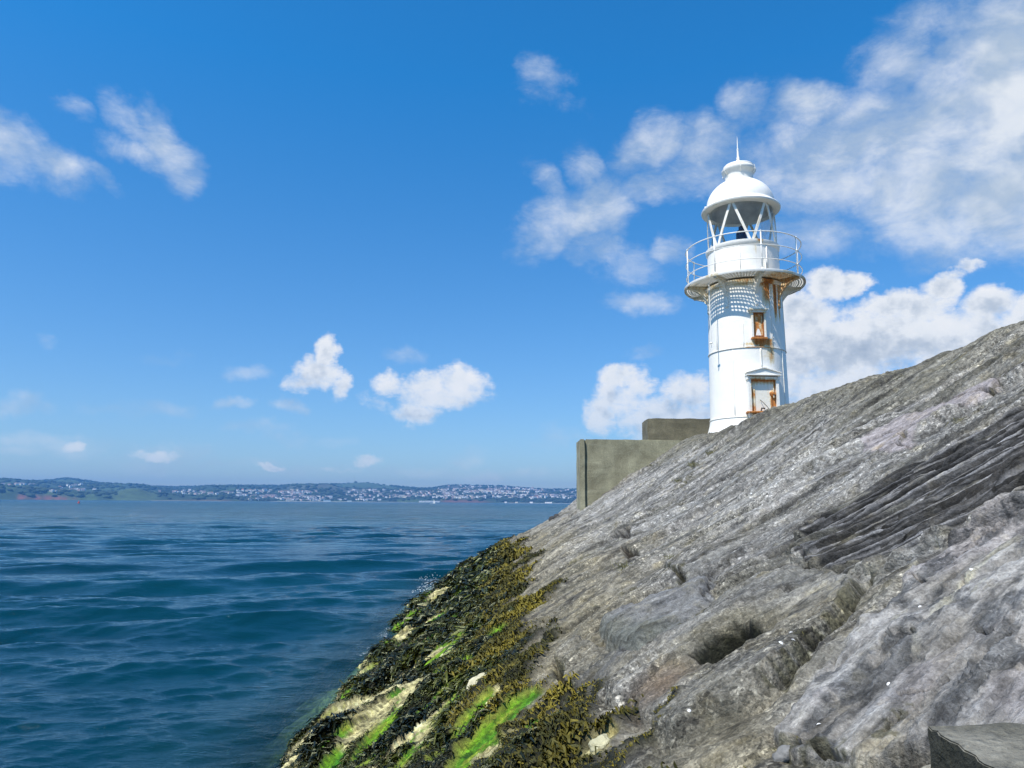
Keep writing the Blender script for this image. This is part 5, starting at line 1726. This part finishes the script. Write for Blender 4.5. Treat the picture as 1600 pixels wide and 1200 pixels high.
shell_m = simple_mat('white_shell', (.72, .71, .68), .6, var=.15, scale=60, bump=.002, bscale=300)
stone('boulder', 1231, 1196, .030, grey_stone, 'rounded grey stone lodged at the lower edge of the rock', 'stone', seed=1, sc=(1.1, .9, .8))
stone('dark_stone', 862, 812, .10, dark_stone, 'left of the two dark round stones on the far edge below the wall', 'stone', seed=2, sc=(1, 1, .9))
stone('dark_stone', 868.5, 809, .10, dark_stone, 'right of the two dark round stones on the far edge below the wall', 'stone', seed=3, sc=(1.1, 1, .8))
stone('cream_boulder', 938, 1172, .038, simple_mat('cream_stone', (.42, .39, .24), .8, var=.3, scale=16, bump=.01), 'pale cream stone sticking out of the olive weed', 'stone', seed=4, sc=(1.2, 1.1, .7), rz=.5)
stone('cream_boulder', 748, 1076 , .07, simple_mat('cream_stone_b', (.46, .42, .27), .8, var=.3, scale=16, bump=.01), 'pale cream stone among the black wrack near the water', 'stone', seed=6, sc=(1.6, .9, .5), rz=.9)
stone('rock_chip', 981, 857, .10, grey_stone, 'angular dark grey rock lodged under the narrow slot', 'stone', seed=8, sc=(1.2, .7, .8))
def limpet(u, v, s, label, group=None):
    p = on_rock(u, v)
    bm = bmesh.new()
    n = 14
    prev = None
    for (rr, zz) in ((1, 0), (.92, .12), (.7, .34), (.42, .52), (.15, .62)):
        ring = [bm.verts.new((rr * s * (1 + .05 * (i % 2)) * math.cos(i * 2 * math.pi / n) * 1.15, rr * s * (1 + .05 * (i % 2)) * math.sin(i * 2 * math.pi / n), zz * s)) for i in range(n)]
        if prev:
            for i in range(n): bm.faces.new((prev[i], prev[(i + 1) % n], ring[(i + 1) % n], ring[i]))
        prev = ring
    bm.faces.new(prev)
    o = bm_obj('limpet_shell', bm, shell_m, None)
    o.location = (p[0], p[1], p[2] - s * .05); o.rotation_euler = (0, math.radians(-30), random.uniform(0, 6))
    tag(o, label, 'shell', group)
limpet(1165, 921, .019, 'largest white limpet shell, beside the mossy crack in the grey rock')
limpet(979.5, 838, .035, 'white limpet shell lying in the mouth of the dark slot')
for (u, v) in ((1252, 853), (1353, 850), (1368, 907), (1326, 982), (1450, 970), (1255, 1022), (1105, 1163), (1250, 838), (1320, 830), (1380, 815), (1150, 1010), (1400, 1088), (1290, 1152), (1120, 905), (1075, 850), (1180, 780), (1330, 895), (1244, 1047), (1262, 1040), (1540, 925)):
    limpet(u, v, random.uniform(.006, .011), 'small white limpet shell dotted on the grey rock', 'small limpet shells on the rock')

# tufts of dry grass
straw = frond_mat('dry_grass', (.10, .10, .04), (.22, .20, .09), .8, (.30, .27, .14))
def tuft(u, v, n, L, label):
    p = np.array(on_rock(u, v)); r = np.random.default_rng(int(u))
    pos = p + r.normal(0, 1, (n, 3)) * np.array([.05, .05, .02]) * (L / .06)
    d = r.normal(0, .55, (n, 3)) + np.array([-.3, 0, 1.0]); d /= np.linalg.norm(d, axis=1)[:, None]
    Ls = L * r.uniform(.5, 1.3, n)[:, None]
    side = np.cross(d, r.normal(0, 1, (n, 3))); side /= np.linalg.norm(side, axis=1)[:, None]
    wd = L * .035
    mid = pos + d * Ls * .6; end = pos + d * Ls + np.array([-.2, -.1, -.25]) * Ls
    V = np.stack([pos - side * wd, pos + side * wd, mid - side * wd * .8, mid + side * wd * .8, end - side * wd * .2, end + side * wd * .2], 1).reshape(-1, 3)
    b_ = (np.arange(n) * 6)[:, None]
    Fq = np.concatenate([b_ + np.array([[0, 1, 3, 2]]), b_ + np.array([[2, 3, 5, 4]])], 0)
    o = mesh_from('grass_tuft', V, Fq, straw)
    add_attr(o.data, 'shade', np.repeat(r.random(n), 6)); add_attr(o.data, 'tip', np.tile([0, 0, .3, .3, 1, 1], n))
    tag(o, label, 'grass tuft')
tuft(981, 891, 160, .06, 'dry grass tuft hanging over the rock ledge above the bluish stone')
tuft(1052, 878, 90, .035, 'small dry grass tuft at the upper end of the bluish stone')
tuft(1112, 706, 160, .07, 'olive tuft in the long crevice below the lighthouse foot')
tuft(1085, 728, 180, .07, 'olive tuft halfway down the long crevice below the lighthouse')
tuft(1062, 752, 140, .06, 'olive tuft at the lower end of the long crevice below the wall')
tuft(1495, 652, 120, .03, 'brown and olive tuft in the hollow right of the smooth mauve rock')

# a little spray where the swell meets the weed
sp_m, k, b = material('spray'); b.inputs['Base Color'].default_value = (.9, .92, .93, 1); b.inputs['Roughness'].default_value = .3
r = np.random.default_rng(9)
SV, SF = [], []
for (u, v, n, sx, hz) in ((668, 925, 110, .5, .18), (672, 905, 30, .5, .10)):
    rr = ray(u, v); t = (0.02 - EYE) / rr.z
    cx, cy = rr.x * t, rr.y * t
    for i in range(n):
        a_ = r.normal(0, 1, 3)
        c = np.array([cx + a_[0] * sx * .45, cy + a_[1] * sx, abs(a_[2]) * hz * math.exp(-a_[0] ** 2 * .4)])
        s = r.uniform(.004, .014)
        SF.append(bf + len(SV) * len(bv)); SV.append(c + bv * s)
spr = mesh_from('sea_spray', np.concatenate(SV), np.concatenate(SF), sp_m)
spr['kind'] = 'stuff'; spr['label'] = 'little splash of white spray where the swell meets the weed'

# ------------------------------------------------------------------ sea air
hz_m = bpy.data.materials.new('sea_air'); hz_m.use_nodes = True
k = NT(hz_m.node_tree)
for nd in list(k.n):
    if nd.type != 'OUTPUT_MATERIAL': k.n.remove(nd)
pv = k.new('ShaderNodeVolumePrincipled')
pv.inputs['Color'].default_value = (.17, .47, .95, 1)
pv.inputs['Density'].default_value = HAZE
pv.inputs['Anisotropy'].default_value = .25
k.put(k.n['Material Output'].inputs['Volume'], pv.outputs[0])
hb = bpy.data.objects.new('haze', bpy.data.meshes.new('haze'))
bm = bmesh.new(); box_geo(bm, 0, 4150, 110, 15800, 8700, 240); bm.to_mesh(hb.data); bm.free()
hb.data.materials.append(hz_m); col.objects.link(hb)
hb['kind'] = 'stuff'; hb['label'] = 'thin blue sea haze over the bay'
